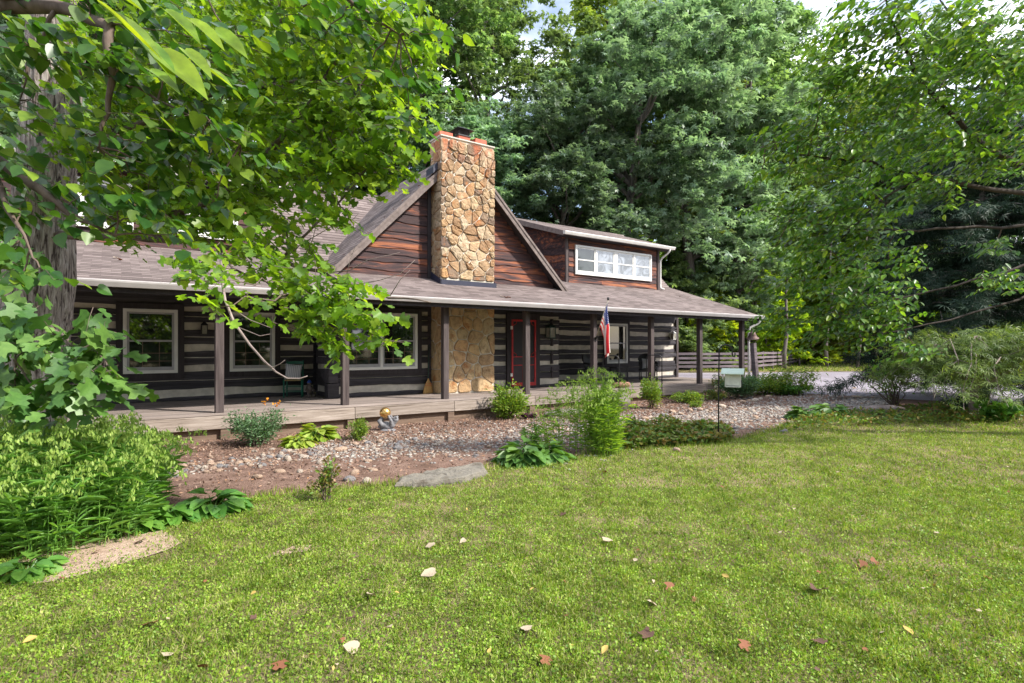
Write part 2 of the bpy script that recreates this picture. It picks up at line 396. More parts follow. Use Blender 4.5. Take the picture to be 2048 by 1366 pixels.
M['rocktan'] = stone_mat('tan_river_stone', [(0, (.45,.33,.21)), (.5, (.38,.31,.24)), (1, (.50,.36,.27))], 'grey')
M['gravel'] = stone_mat('mixed_pebbles', [(0, (.30,.26,.23)), (.3, (.44,.41,.37)), (.5, (.17,.155,.155)), (.7, (.34,.32,.30)), (.85,(.24,.19,.16)), (1, (.56,.54,.50))], 'grey')
M['slab'] = stone_mat('limestone_slab', [(0, (.17,.155,.13)), (1, (.20,.185,.16))], 'grey')

def bark_mat(name, cols, sx=9, sz=1.3, bstr=1.0, bd=.06):
    m, n, l = new_mat(name)
    a = noise_node(n, l, 1.6, 8, .65, stretch=(sx, sx, sz), dist=.8); r = ramp(n, cols); l.new(a.outputs['Fac'], r.inputs[0])
    finish(n, l, r.outputs[0], .92, bump(n, l, a.outputs['Fac'], bstr, bd), spec=.2)
    return m
M['bark'] = bark_mat('furrowed_grey_bark', [(.40, (.06,.045,.04)), (.46, (.24,.20,.175)), (.60, (.46,.41,.37))], 16, 1.6, 1.0, .08)
M['barkdark'] = bark_mat('dark_forest_bark', [(.3, (.06,.05,.045)), (.7, (.22,.19,.175))], 5, .8, .6, .05)
M['limbdark'] = bark_mat('dark_elm_bark', [(.3, (.025,.02,.018)), (.7, (.085,.07,.062))], 6, 1.5, .5, .02)
M['twig'] = bark_mat('twig_bark', [(.3, (.07,.05,.04)), (.7, (.20,.155,.13))], 6, 2, .4, .01)
M['twigpale'] = bark_mat('bare_pale_twig', [(.3, (.16,.12,.11)), (.7, (.34,.28,.26))], 6, 2, .4, .01)

M['leaf_tulip'] = leaf_mat('tulip_leaves', [(.075,.17,.02), (.13,.26,.025), (.19,.34,.03), (.06,.14,.03), (.27,.40,.04), (.10,.21,.03)], .40, (1.9,1.75,.5), .5, .4, .3)
M['leaf_tulipdark'] = leaf_mat('shaded_tulip_leaves', [(.045,.12,.03), (.07,.16,.04), (.10,.21,.04), (.14,.25,.06)], .42, (1.6,1.6,.6), .3, .4, .2)  # shade put into the colour of the low tulip leaves; dark hostas share it
M['leaf_redbud'] = leaf_mat('redbud_leaves', [(.022,.075,.015), (.035,.105,.018), (.06,.15,.02), (.03,.09,.025), (.18,.28,.03), (.045,.12,.02)], .33, (1.9,1.8,.5), .42, .5, .2)
M['leaf_sunglow'] = leaf_mat('sunglow_redbud_leaves', [(.13,.25,.02), (.19,.30,.02), (.10,.22,.02)], .4, (1.9,1.5,.5), .5, .35, .35, ps=22)  # sun glow through the near leaves is put into this yellower colour
M['leaf_blue'] = leaf_mat('grey_green_leaves', [(.12,.195,.13), (.18,.265,.18), (.28,.37,.27), (.13,.21,.115)], .42, (1.3,1.5,.8), .4, .45, .35, ov=.28)  # forest greens from here on are lightened to stand in for haze
M['leaf_mid'] = leaf_mat('mid_green_leaves', [(.11,.185,.085), (.165,.255,.11), (.25,.35,.16), (.12,.195,.12)], .45, (1.5,1.6,.7), .42, .4, .35, ov=.28)
M['leaf_yel'] = leaf_mat('yellow_green_leaves', [(.24,.34,.11), (.31,.41,.13), (.20,.31,.11), (.38,.42,.16)], .45, (1.6,1.6,.5), .42, .35, .3, ov=.28)
M['leaf_under'] = leaf_mat('understory_leaves', [(.16,.28,.025), (.26,.38,.03), (.12,.22,.025), (.36,.44,.04)], .5, (1.9,1.7,.4), .55, .3, .35, ov=.28)  # backlight put into the colour: brightened because these leaves stand in shade
M['leaf_right'] = leaf_mat('elm_leaves', [(.045,.125,.03), (.09,.21,.035), (.16,.30,.045), (.035,.10,.035), (.26,.38,.06)], .38, (1.9,1.8,.5), .42, .45, .3)
M['leaf_conif'] = leaf_mat('dark_conifer_needles', [(.012,.030,.018), (.018,.042,.025), (.025,.055,.03)], .6, (1.2,1.4,.8), .12, .25, .3)
M['leaf_acer'] = leaf_mat('threadleaf_maple_leaves', [(.07,.13,.03), (.12,.19,.045), (.19,.26,.08), (.05,.10,.025)], .5, (1.7,1.6,.6), .4, .3, .25)
M['leaf_oats'] = leaf_mat('sea_oats_leaves', [(.09,.22,.04), (.14,.31,.055), (.20,.37,.07), (.07,.18,.05)], .4, (1.6,1.6,.6), .38, .4, .15)
M['leaf_oatsbright'] = leaf_mat('bright_grass_leaves', [(.14,.28,.04), (.22,.38,.055), (.30,.44,.08), (.10,.22,.04)], .4, (1.7,1.6,.5), .42, .35, .2)
M['seed'] = leaf_mat('sea_oats_seed_heads', [(.26,.40,.08), (.34,.46,.12), (.21,.34,.06)], .55, (1.3,1.3,.7), .35, .3, .1)
M['leaf_shrub'] = leaf_mat('blue_green_shrub_leaves', [(.06,.14,.06), (.10,.19,.09), (.15,.25,.13), (.05,.11,.04)], .5, (1.4,1.5,.7), .3, .3, .15)
M['leaf_gold'] = leaf_mat('gold_green_hosta_leaves', [(.24,.36,.04), (.34,.44,.07), (.16,.30,.03), (.42,.44,.12)], .4, (1.5,1.4,.6), .35, .4, .1)
M['leaf_hosta'] = leaf_mat('green_hosta_leaves', [(.06,.18,.03), (.10,.25,.04), (.15,.30,.05)], .38, (1.5,1.5,.6), .3, .45, .1)
M['leaf_lime'] = leaf_mat('lime_shrub_leaves', [(.14,.26,.03), (.20,.33,.04), (.10,.20,.03), (.30,.34,.05)], .45, (1.6,1.5,.6), .38, .35, .15)
M['leaf_vine'] = leaf_mat('ground_vine_leaves', [(.07,.16,.03), (.13,.24,.04), (.20,.26,.05), (.26,.17,.05), (.05,.12,.04)], .5, (1.4,1.4,.6), .3, .35, .2)
M['petal'] = leaf_mat('orange_petals', [(.75,.25,.02), (.8,.40,.05)], .6, (1.2,1,.8), .3, .2, .05)
M['purple'] = leaf_mat('purple_leaves', [(.05,.015,.04), (.09,.03,.06)], .5, (1.3,.8,1), .2, .3, .1)
M['deadtwig'] = plain('dead_stems', (.30, .20, .15), .9, 0, .3, 20, .2)
M['grass'] = leaf_mat('lawn_grass', [(.08,.16,.02), (.17,.27,.025), (.27,.35,.05), (.13,.23,.02), (.45,.41,.22), (.20,.30,.03), (.32,.36,.10)], .55, (1.3,1.3,.5), .35, .25, .38, ps=4.5)
M['clover'] = leaf_mat('lawn_clover', [(.09,.20,.02), (.17,.30,.025), (.27,.38,.05), (.13,.25,.02), (.32,.38,.09)], .5, (1.3,1.3,.5), .3, .3, .35, ps=4.5)
M['dry_red'] = leaf_mat('dry_rust_leaf', [(.26,.11,.06), (.20,.085,.05)], .7, (1,.8,.6), .15, .2, .1)
M['dry_pale'] = leaf_mat('dry_pale_leaf', [(.50,.42,.32), (.44,.36,.27)], .7, (1,.9,.7), .15, .2, .1)
M['dry_yellow'] = leaf_mat('dry_yellow_leaf', [(.50,.38,.12), (.46,.32,.10)], .7, (1,.9,.6), .15, .2, .1)
M['dry_dark'] = leaf_mat('dry_dark_leaf', [(.10,.06,.05), (.14,.08,.06)], .7, (1,.9,.6), .1, .2, .1)

def ground_mat(name, layers, scale, bstr, fine=60):
    m, n, l = new_mat(name)
    a = noise_node(n, l, scale, 8, .65); r = ramp(n, layers); l.new(a.outputs['Fac'], r.inputs[0])
    f = noise_node(n, l, fine, 5, .7); rf = ramp(n, [(.3, (.55,.52,.5)), (.7, (1.35,1.35,1.35))]); l.new(f.outputs['Fac'], rf.inputs[0])
    c = mixc(n, l, 1.0, r.outputs[0], rf.outputs[0], 'MULTIPLY')
    finish(n, l, c, .95, bump(n, l, f.outputs['Fac'], bstr, .03), spec=.15)
    return m
M['soil'] = ground_mat('turf_soil', [(.3, (.08,.085,.03)), (.45, (.16,.14,.065)), (.62, (.30,.235,.14))], 1.3, .8)
M['mulch'] = ground_mat('brown_mulch', [(.3, (.12,.075,.055)), (.5, (.21,.135,.105)), (.75, (.31,.215,.17))], 2.2, 1.0, 38)
M['dirt'] = ground_mat('bare_dirt', [(.3, (.38,.27,.20)), (.7, (.52,.40,.32))], 3, .7, 45)
M['drive'] = ground_mat('grey_driveway', [(.3, (.20,.18,.21)), (.55, (.30,.28,.32)), (.75, (.36,.34,.38))], .35, .3, 50)
M['woodsfloor'] = ground_mat('leaf_litter', [(.3, (.05,.06,.02)), (.7, (.12,.11,.05))], .7, .8, 20)

# ------------------------------------------------------------------ polygons on the ground
def inpoly(poly, x, y):
    px = np.asarray(poly)[:, 0]; py = np.asarray(poly)[:, 1]; res = np.zeros(np.shape(x), bool); j = len(px) - 1
    for i in range(len(px)):
        cnd = ((py[i] > y) != (py[j] > y)) & (x < (px[j] - px[i]) * (y - py[i]) / (py[j] - py[i] + 1e-12) + px[i])
        res ^= cnd; j = i
    return res
GHv = np.vectorize(gh, otypes=[float])
lawn_edge = [(-420,1130),(60,1100),(250,1070),(350,1040),(430,1012),(520,994),(610,985),(690,978),(800,966),(900,955),(985,936),(1060,922),(1160,916),(1300,896),(1430,886),(1500,874),(1560,856),(1600,846),(1700,840),(1830,838),(1960,832)]
edge_w = [gnd(*p) for p in lawn_edge]
drive_near = [(1960,806),(1850,801),(1760,796),(1700,792),(1640,789),(1560,786),(1480,784)]
bed_poly = [(p.x, p.y) for p in edge_w] + [(gnd(*p).x, gnd(*p).y) for p in drive_near] + [(19.5, 12.3), (19.5, 17), (-9, 17), (-9, 5)]
drive_poly = [(gnd(*p).x, gnd(*p).y) for p in [(3000,860),(2300,822),(2050,809)] + drive_near] + [(19.8,15.5), (19.8, 26)] + [(gnd(*p).x, gnd(*p).y) for p in [(1380,746),(1520,745),(1650,744),(1800,743),(2100,742),(3000,742)]]
dirt_poly = [(gnd(*p).x, gnd(*p).y) for p in [(20,1175),(90,1165),(170,1150),(260,1125),(340,1105),(372,1085),(350,1068),(290,1060),(220,1070),(120,1100),(30,1125)]]
dirt2_poly = [(gnd(*p).x, gnd(*p).y) for p in [(530,1118),(570,1112),(612,1103),(625,1094),(590,1096),(545,1106)]]

def sheet(name, poly, mat, lift, res=.5, jitter=.05, rise=0.0):
    """a ground layer following the terrain inside a polygon, with a ragged edge"""
    bm = bmesh.new(); pts = []
    n = len(poly); r_ = random.Random(name)
    for i in range(n):
        a = Vector(poly[i]); b = Vector(poly[(i + 1) % n]); k = max(1, int((b - a).length / .18)) if (b - a).length < 12 else max(1, int((b-a).length / 1.0))
        for j in range(k):
            q = a.lerp(b, j / k); pts.append((q.x + r_.uniform(-jitter, jitter), q.y + r_.uniform(-jitter, jitter)))
    bm.faces.new([bm.verts.new((x, y, 0)) for x, y in pts])
    bmesh.ops.triangulate(bm, faces=bm.faces[:])
    for ax in (0, 1):
        lo = min(v.co[ax] for v in bm.verts); hi = max(v.co[ax] for v in bm.verts); s_ = res if hi - lo < 40 else 1.0
        k = lo + s_
        while k < hi:
            no = Vector((1, 0, 0)) if ax == 0 else Vector((0, 1, 0)); co = no * k
            bmesh.ops.bisect_plane(bm, geom=bm.verts[:] + bm.edges[:] + bm.faces[:], plane_co=co, plane_no=no); k += s_
    for v in bm.verts: v.co.z = gh(v.co.x, v.co.y) + lift
    me = bpy.data.meshes.new(name); bm.to_mesh(me); bm.free(); me.materials.append(mat)
    if me.polygons and me.polygons[0].normal.z < 0: me.flip_normals()
    o = bpy.data.objects.new(name, me); C.objects.link(o); o['kind'] = 'structure'; return o

# ------------------------------------------------------------------ ground sheet
def ground():
    xs = np.concatenate([np.linspace(-250, -20, 12), np.linspace(-18, 60, 157), np.linspace(70, 300, 12)])
    ys = np.concatenate([np.linspace(-250, -20, 12), np.linspace(-18, 60, 157), np.linspace(70, 300, 12)])
    X, Y = np.meshgrid(xs, ys); Z = GHv(X, Y)
    V = np.stack([X.ravel(), Y.ravel(), Z.ravel()], 1); nx = len(xs); ny = len(ys)
    i, j = np.meshgrid(np.arange(nx - 1), np.arange(ny - 1)); a = (j * nx + i).ravel()
    L = np.stack([a, a + 1, a + nx + 1, a + nx], 1).ravel(); n = len(a)
    o = mesh_np('ground', V, L, np.arange(n) * 4, np.full(n, 4), M['soil']); o['kind'] = 'structure'
ground()
sheet('garden_bed', bed_poly, M['mulch'], .006)
sheet('driveway', drive_poly, M['drive'], .010, 1.0, .02)
sheet('dirt_patch', dirt_poly, M['dirt'], .012, .4, .07)
sheet('dirt_patch.001', dirt2_poly, M['dirt'], .012, .4, .03)
wf = [(gd(p, d).x, gd(p, d).y) for p, d in [(-700, 24), (900, 30), (1340, 36), (1500, 40), (1650, 56), (1900, 56), (2600, 50), (3400, 90), (1500, 130), (-1200, 90)]]
sheet('woodland_floor', wf, M['woodsfloor'], .008, 2.0, .3)

# ------------------------------------------------------------------ HOUSE
house = empty('log_house', (0, 0, 0), 0, 'long dark log house with pale chinking, full front porch and tall stone chimney', 'house')
DZ = .48
WY, CY = 15.21, 13.91           # recessed and projecting wall planes
CX0, CX1 = 4.35, 11.62
RX = 19.03
SP = lambda n: -.75 + 2.44 * n
rnd = random.Random(3)
BANDS = [(0,.10),(.27,.47),(.475,.69),(.82,.995),(1.012,1.16),(1.31,1.48),(1.492,1.66),(1.83,1.955),(1.967,2.09),(2.20,2.48),(2.495,2.95)]
def wavy(x, seed, amp):
    return amp * (math.sin(x * 1.7 + seed) * .5 + math.sin(x * 4.1 + seed * 2.3) * .3 + math.sin(x * 9.7 + seed * 5.1) * .2)
def log_wall(x0, x1, Y, seed, amp=.022):
    ch = MB(); ch.box(x0, x1, Y, Y + .1, DZ - .05, DZ + 2.9)
    lg = MB()
    for bi, (a, b) in enumerate(BANDS):
        n = max(2, int((x1 - x0) / .12)); sd = seed * 7.3 + bi * 3.1; st = .03 + .02 * rnd.random()
        thin_t = bi in (1, 3, 5, 7, 9); am_t = amp * (.35 if thin_t else 1); am_b = amp * (.35 if bi in (2, 4, 6, 8, 10) else 1)
        sd2 = sd + 40; vs = []; fs = []
        for i in range(n + 1):
            x = x0 + (x1 - x0) * i / n
            lo = DZ + a + (wavy(x, sd if bi not in (2,4,6,8,10) else seed * 7.3 + (bi - 1) * 3.1 + 40, am_b) if a > 0 else 0)
            hi = DZ + b + wavy(x, sd2, am_t)
            yb = Y - st + wavy(x, sd * 1.7, .006); mid = (lo + hi) / 2
            vs += [(x, Y + .01, lo), (x, yb, lo + .015), (x, yb - .006, mid), (x, yb, hi - .015), (x, Y + .01, hi)]
        for i in range(n):
            for k in range(4): p = i * 5 + k; fs.append((p, p + 5, p + 6, p + 1))
        fs += [(0, 1, 2, 3, 4)[::-1], tuple(n * 5 + k for k in range(5))]
        lg.add(vs, [f[::-1] for f in fs])
    w_ = lg.build('log_wall', M['log'], house, bevel=0)
    c_ = ch.build('chinking', M['chink'], w_)
    return w_
log_wall(-5, CX0 - .02, WY, 1); log_wall(CX0 + .05, 7.0, CY, 2); log_wall(8.85, CX1 - .02, CY, 3); log_wall(CX1 + .02, RX - .12, WY, 4)
mb = MB().box(CX0 + .1, CX0 + .2, CY + .1, WY - .01, DZ - .05, DZ + 2.9)      # side return of the projecting wing
ch = mb.build('return_wall', M['chink'], house)
lg = MB()
for a, b in BANDS: lg.box(CX0 + .04, CX0 + .1, CY + .1, WY - .06, DZ + a, DZ + b)
lg.build('log_courses', M['log'], ch)
lg = MB(); lg.box(RX - .01, RX + .12, WY + .1, 22, DZ - .3, DZ + 3.4); lg.box(CX1 - .08, CX1, CY + .12, WY, DZ - .05, DZ + 2.9)
lg.box(-5, RX, 21.9, 22, 0, 3.4); lg.box(7.0, 8.85, CY, CY + .1, DZ - .05, DZ + 2.9)
lg.build('outer_wall', M['log'], house)
# crossing log ends at the corners
def corner(x, Y, w, seed):
    m = MB(); r_ = random.Random(seed)
    for i, (a, b) in enumerate([(0, .36), (.38, .72), (.74, 1.22), (1.24, 1.70), (1.72, 2.14), (2.16, 2.75)]):
        dx = r_.uniform(-.05, .05); m.box(x - w / 2 + dx, x + w / 2 + r_.uniform(-.03, .05), Y - .17 + r_.uniform(-.02, .02), Y + .12, DZ + a, DZ + b)
    return m.build('corner_logs', M['log'], house, bevel=.012)
corner(CX0 + .05, CY, .20, 1)
for a, b in ((.30,.62),(.72,1.12),(1.28,1.62),(1.78,2.12),(2.25,2.6)): m = MB(); m.box(CX1 - .36, CX1 - .29, CY - .075, CY, DZ + a, DZ + b); m.build('notch_shadow', M['trimdark'], house)  # dark blocks put in for the shadows of the corner notches
m = MB(); m.box(RX - .12, RX, WY - .06, WY + .1, DZ, DZ + 2.6)
m.build('corner_board', M['postwood'], house, bevel=.01)
for k in range(5): m = MB(); m.box(RX - .19, RX - .12, WY - .10, WY - .02, DZ + .08 + k * .50, DZ + .36 + k * .50); m.build('notch_shadow', M['trimdark'], house, bevel=.008)  # dark blocks stand in for gap shadows between wall and corner post

# deck
m = MB(); y = 12.0; k = 0
while y < WY:
    x = -5.0; j = 0
    while x < RX + .1:
        L = rnd.uniform(3.2, 4.9); x2 = min(x + L, RX + .1); m.box(x + .002, x2 - .002, y + .003, min(y + .138, WY) - .003, DZ - .04, DZ + rnd.uniform(-.002, .002)); x = x2
    y += .14
m.build('porch_floor', M['deckfloor'], house)
m = MB(); xs = [-5] + [SP(n) + .16 for n in range(0, 8)] + [RX + .12]
for a, b in zip(xs[:-1], xs[1:]): m.box(a + .004, b - .004, 11.955, 12.0, .19 + rnd.uniform(-.006, .006), DZ - .045 + rnd.uniform(-.004, .0))
m.build('porch_fascia', M['fascia'], house, bevel=.008)
m = MB(); m.box(-5, RX + .1, 12.06, 12.12, -.06, .188); m.build('rim_board', M['understud'], house)
m = MB(); m.box(RX + .08, RX + .12, 12.0, WY, .1, DZ - .045); m.build('end_fascia', M['fascia'], house)
for n in range(9):
    x = SP(n); m = MB(); j = rnd.uniform(-.01, .01)
    m.box(x - .075, x + .075, 12.06 + j, 12.21 + j, DZ + .002, 2.72); m.build('porch_post', M['postwood'], house, bevel=.012)
    m = MB(); m.box(x + .0, x + .17, 11.975, 12.058, -.12 + gh(x, 12), .186); m.build('footing_post', M['understud'], house, bevel=.008)
m = MB(); m.box(-5, 19.1, 12.04, 12.22, 2.722, 2.93); m.build('porch_beam', M['trimdark'], house, bevel=.01)
m = MB()
for i in range(40):
    x = -4.8 + i * .61
    m.beam((x, 11.9, 2.80 + .05), (x, 15.1, 2.80 + .05 + .333 * 3.2), .05, .12)
m.build('rafter', M['trimdark'], house)

# roofs
def slab(mb_top, mb_bot, x0, x1, ya, za, yb, zb, th=.10, ex0=None):
    a = (x0, ya, za); b = (x1, ya, za); c = (x1, yb, zb); d = (x0, yb, zb); L = math.hypot(yb - ya, zb - za)
    mb_top.add([a, b, c, d], [(0, 1, 2, 3)], [[(x0, 0), (x1, 0), (x1, L), (x0, L)]])
    if mb_bot is not None:
        z = lambda p: (p[0], p[1], p[2] - th)
        vs = [(p[0], p[1], p[2] - .004) for p in (a, b, c, d)] + [z(a), z(b), z(c), z(d)]
        mb_bot.add(vs, [(4, 7, 6, 5), (0, 4, 5, 1), (1, 5, 6, 2), (2, 6, 7, 3), (3, 7, 4, 0)])
E0 = (11.75, 2.87); E1 = (15.84, 4.232); RG = (18.5, 6.88)
t = MB(); b = MB(); slab(t, b, -5, 19.3, *E0, *E1)
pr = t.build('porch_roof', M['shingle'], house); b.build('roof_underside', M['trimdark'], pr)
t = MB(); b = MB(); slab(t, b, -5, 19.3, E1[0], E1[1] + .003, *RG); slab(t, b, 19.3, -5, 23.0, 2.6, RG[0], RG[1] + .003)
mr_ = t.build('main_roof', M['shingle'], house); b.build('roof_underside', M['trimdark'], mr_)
m = MB(); m.add([(RX + .05, 15.2, 2.9), (RX + .05, 22, 2.9), (RX + .05, 22, 3.4), (RX + .05, 18.5, 6.7), (RX + .05, 15.84, 4.0)], [(0, 1, 2, 3, 4)]); m.build('end_gable_wall', M['siding'], house)
# cross gable
GX, GZ, GY0, GY1 = 7.92, 7.22, 13.55, 19.3
def gable_roof():
    t = MB(); b = MB()
    for s in (-1, 1):
        xe = GX + s * 3.74; ze = GZ - 3.74; L = 3.74 * 1.414
        a, bb, c, d = (GX, GY0, GZ), (xe, GY0, ze), (xe, GY1, ze), (GX, GY1, GZ)
        f = (0, 1, 2, 3) if s < 0 else (0, 3, 2, 1); uvq = [(GY0, L), (GY0, 0), (GY1, 0), (GY1, L)]
        t.add([a, bb, c, d], [f], [[uvq[i] for i in f]])
        th = .11; vs = [(p[0], p[1], p[2] - .004) for p in (a, bb, c, d)] + [(p[0], p[1], p[2] - th) for p in (a, bb, c, d)]
        b.add(vs, [(4, 5, 6, 7), (0, 1, 5, 4), (1, 2, 6, 5)])
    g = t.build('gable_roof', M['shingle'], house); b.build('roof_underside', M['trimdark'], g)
    for s in (-1, 1):
        m = MB(); x0 = GX; x1 = GX + s * 3.76
        for yo, dz0, dz1 in ((GY0 - .028, -.235, -.03), (GY0 - .05, -.075, .012)):
            m.add([(x0, yo, GZ + dz1), (x1, yo, GZ - 3.76 + dz1), (x1, yo, GZ - 3.76 + dz0), (x0, yo, GZ + dz0),
                   (x0, yo + .026, GZ + dz1), (x1, yo + .026, GZ - 3.76 + dz1), (x1, yo + .026, GZ - 3.76 + dz0), (x0, yo + .026, GZ + dz0)],
                  [(0,1,2,3),(4,7,6,5),(0,4,5,1),(3,2,6,7),(1,5,6,2)])
        m.build('barge_board', M['fascia2'], house)
M['fascia2'] = wood_mat('grey_barge_board', [(.25, (.09,.07,.065)), (.7, (.22,.18,.165))], (4, 4, 4), 1.6, .8, .4, .15)
gable_roof()
def siding_wall(name, Y, z0, z1, xr, seed, parent=house, board=.225, flip=False):
    """boards with live edges; xr(z) gives the horizontal extent"""
    m = MB(); z = z0; bi = 0; r_ = random.Random(seed)
    bk = MB(); 
    while z < z1:
        h = board * r_.uniform(.8, 1.2); zt = min(z + h, z1)
        segs = []; a, b = xr((z + zt) / 2)
        if b - a < .05: break
        cut = a + r_.uniform(1.2, 3.2); p = a
        while p < b - .02:
            q = min(cut, b)
            if b - q < .5: q = b
            segs.append((p, q)); p = q; cut = q + r_.uniform(1.6, 3.4)
        for (p, q) in segs:
            n = max(2, int((q - p) / .07)); sd = seed * 3 + bi * 2.7 + p
            vs = []
            for i in range(n + 1):
                x = p + (q - p) * i / n
                wv = wavy(x * 1.3, sd, .034) - .012
                vs += [(x, Y - .045, z + wv), (x, Y - .010, zt + .085), (x, Y - .008, z + wv)]
            fs = []
            for i in range(n):
                k = i * 3; fs += [(k, k + 3, k + 4, k + 1), (k, k + 2, k + 5, k + 3)]
            fs += [(0, 1, 2), (n * 3, n * 3 + 2, n * 3 + 1)]
            m.add(vs, fs)
        z = zt; bi += 1
    return m.build(name, M['siding'], parent)
def gx(z):
    half = max(0, (GZ - .16) - z); return (max(GX - half, 4.35), min(GX + half, 11.55))
m = MB(); m.add([(4.3, CY, 3.3), (11.6, CY, 3.3), (GX + .02, CY, GZ - .1), (GX - .02, CY, GZ - .1)], [(0, 1, 2, 3)])
gw = m.build('gable_wall', M['trimdark'], house)
siding_wall('gable_siding', CY, 3.5, 7.0, gx, 11, gw)
m = MB(); m.add([(4.25, GY1 - .1, 3.3), (11.6, GY1 - .1, 3.3), (GX, GY1 - .1, GZ - .1)], [(0, 2, 1)]); m.build('back_gable_wall', M['siding'], house)

# dormers
def dormer(x0, x1, wins):
    y0 = 15.12; ev = 14.75; ez = 5.68
    r0 = MB(); r1 = MB(); slab(r0, r1, x0 - .42, x1 + .45, ev, ez, 18.55, ez + .32 * 3.8, .09)
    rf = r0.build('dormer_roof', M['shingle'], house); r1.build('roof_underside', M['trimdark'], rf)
    m = MB(); m.box(x0, x1, y0, y0 + .08, 3.9, 5.62); dw = m.build('dormer_wall', M['trimdark'], house)
    siding_wall('dormer_siding', y0, 4.0, 5.62, lambda z: (x0 + .1, x1 - .1), int(x0 * 3) + 50, dw, .2)
    for side, xx in ((-1, x0), (1, x1)):      # cheek walls with sloping boards
        m = MB(); nrow = 9
        for k in range(nrow):
            za = 3.95 + k * .25; r_ = random.Random(k + int(x0)); n = 16; L = 2.7
            vs = []
            for i in range(n + 1):
                yy = y0 + .02 + L * i / n; zb = za + .10 * i / n * 2.2
                top = min(zb + .30, 5.6 + .32 * (yy - y0)); bot = min(zb + wavy(yy * 2, k * 2.1, .03), top - .005)
                vs += [(xx + side * .04, yy, bot), (xx + side * .005, yy, top)]
            m.add(vs, [(2 * i, 2 * i + 2, 2 * i + 3, 2 * i + 1) if side > 0 else (2 * i, 2 * i + 1, 2 * i + 3, 2 * i + 2) for i in range(n)])
        m.add([(xx, y0 + .01, 3.9), (xx, 18.3, 3.9), (xx, 18.3, 6.6), (xx, y0 + .01, 5.6)], [(0, 1, 2, 3)])
        m.build('dormer_cheek', M['siding'], house)
    for xx in (x0, x1): m = MB(); m.box(xx - .055, xx + .055, y0 - .065, y0 + .0, 3.95, 5.6); m.build('corner_board', M['postwood'], house, bevel=.006)
    m = MB(); m.add([(x0 - .45, ev, ez + .0), (x0 - .45, 18.5, ez + .32 * 3.75), (x0 - .45, 18.5, ez + .32 * 3.75 - .2), (x0 - .45, ev, ez - .17),
                     (x0 - .42, ev, ez + .0), (x0 - .42, 18.5, ez + .32 * 3.75), (x0 - .42, 18.5, ez + .32 * 3.75 - .2), (x0 - .42, ev, ez - .17)],
                    [(0,1,2,3)[::-1], (4,5,6,7), (0,4,5,1)[::-1], (3,2,6,7)[::-1], (0,3,7,4)])
    m.build('barge_board', M['fascia2'], house)
    gutter(x0 - .45, x1 + .5, ev, ez - .02, .11, M['gutterpale'])
    m = MB(); m.box(x0 - .42, x1 + .45, ev + .02, y0, ez - .14, ez - .12); m.build('soffit', M['trimdark'], house)
    for a, b, gm in wins: window(a, b, 4.28, 5.32, y0 - .05, 2, gm, trim=False)
def gutter(x0, x1, y, zt, h, mat):
    pr_ = [(0, 0), (-.02, 0), (-.115, .0), (-.125, -.012), (-.12, -h * .35), (-.085, -h), (0, -h)]
    m = MB(); n = len(pr_); vs = [(x, y + a, zt + b) for x in (x0, x1) for a, b in pr_]
    fs = [(i, i + 1, n + i + 1, n + i) for i in range(n - 1)] + [(n - 1, 0, n, 2 * n - 1), tuple(range(n))[::-1], tuple(range(n, 2 * n))]
    m.add(vs, fs)
    k = x0 + .3
    while k < x1 - .1: m.box(k, k + .02, y - .12, y, zt, zt + .006); k += .6
    return m.build('gutter', mat, house)
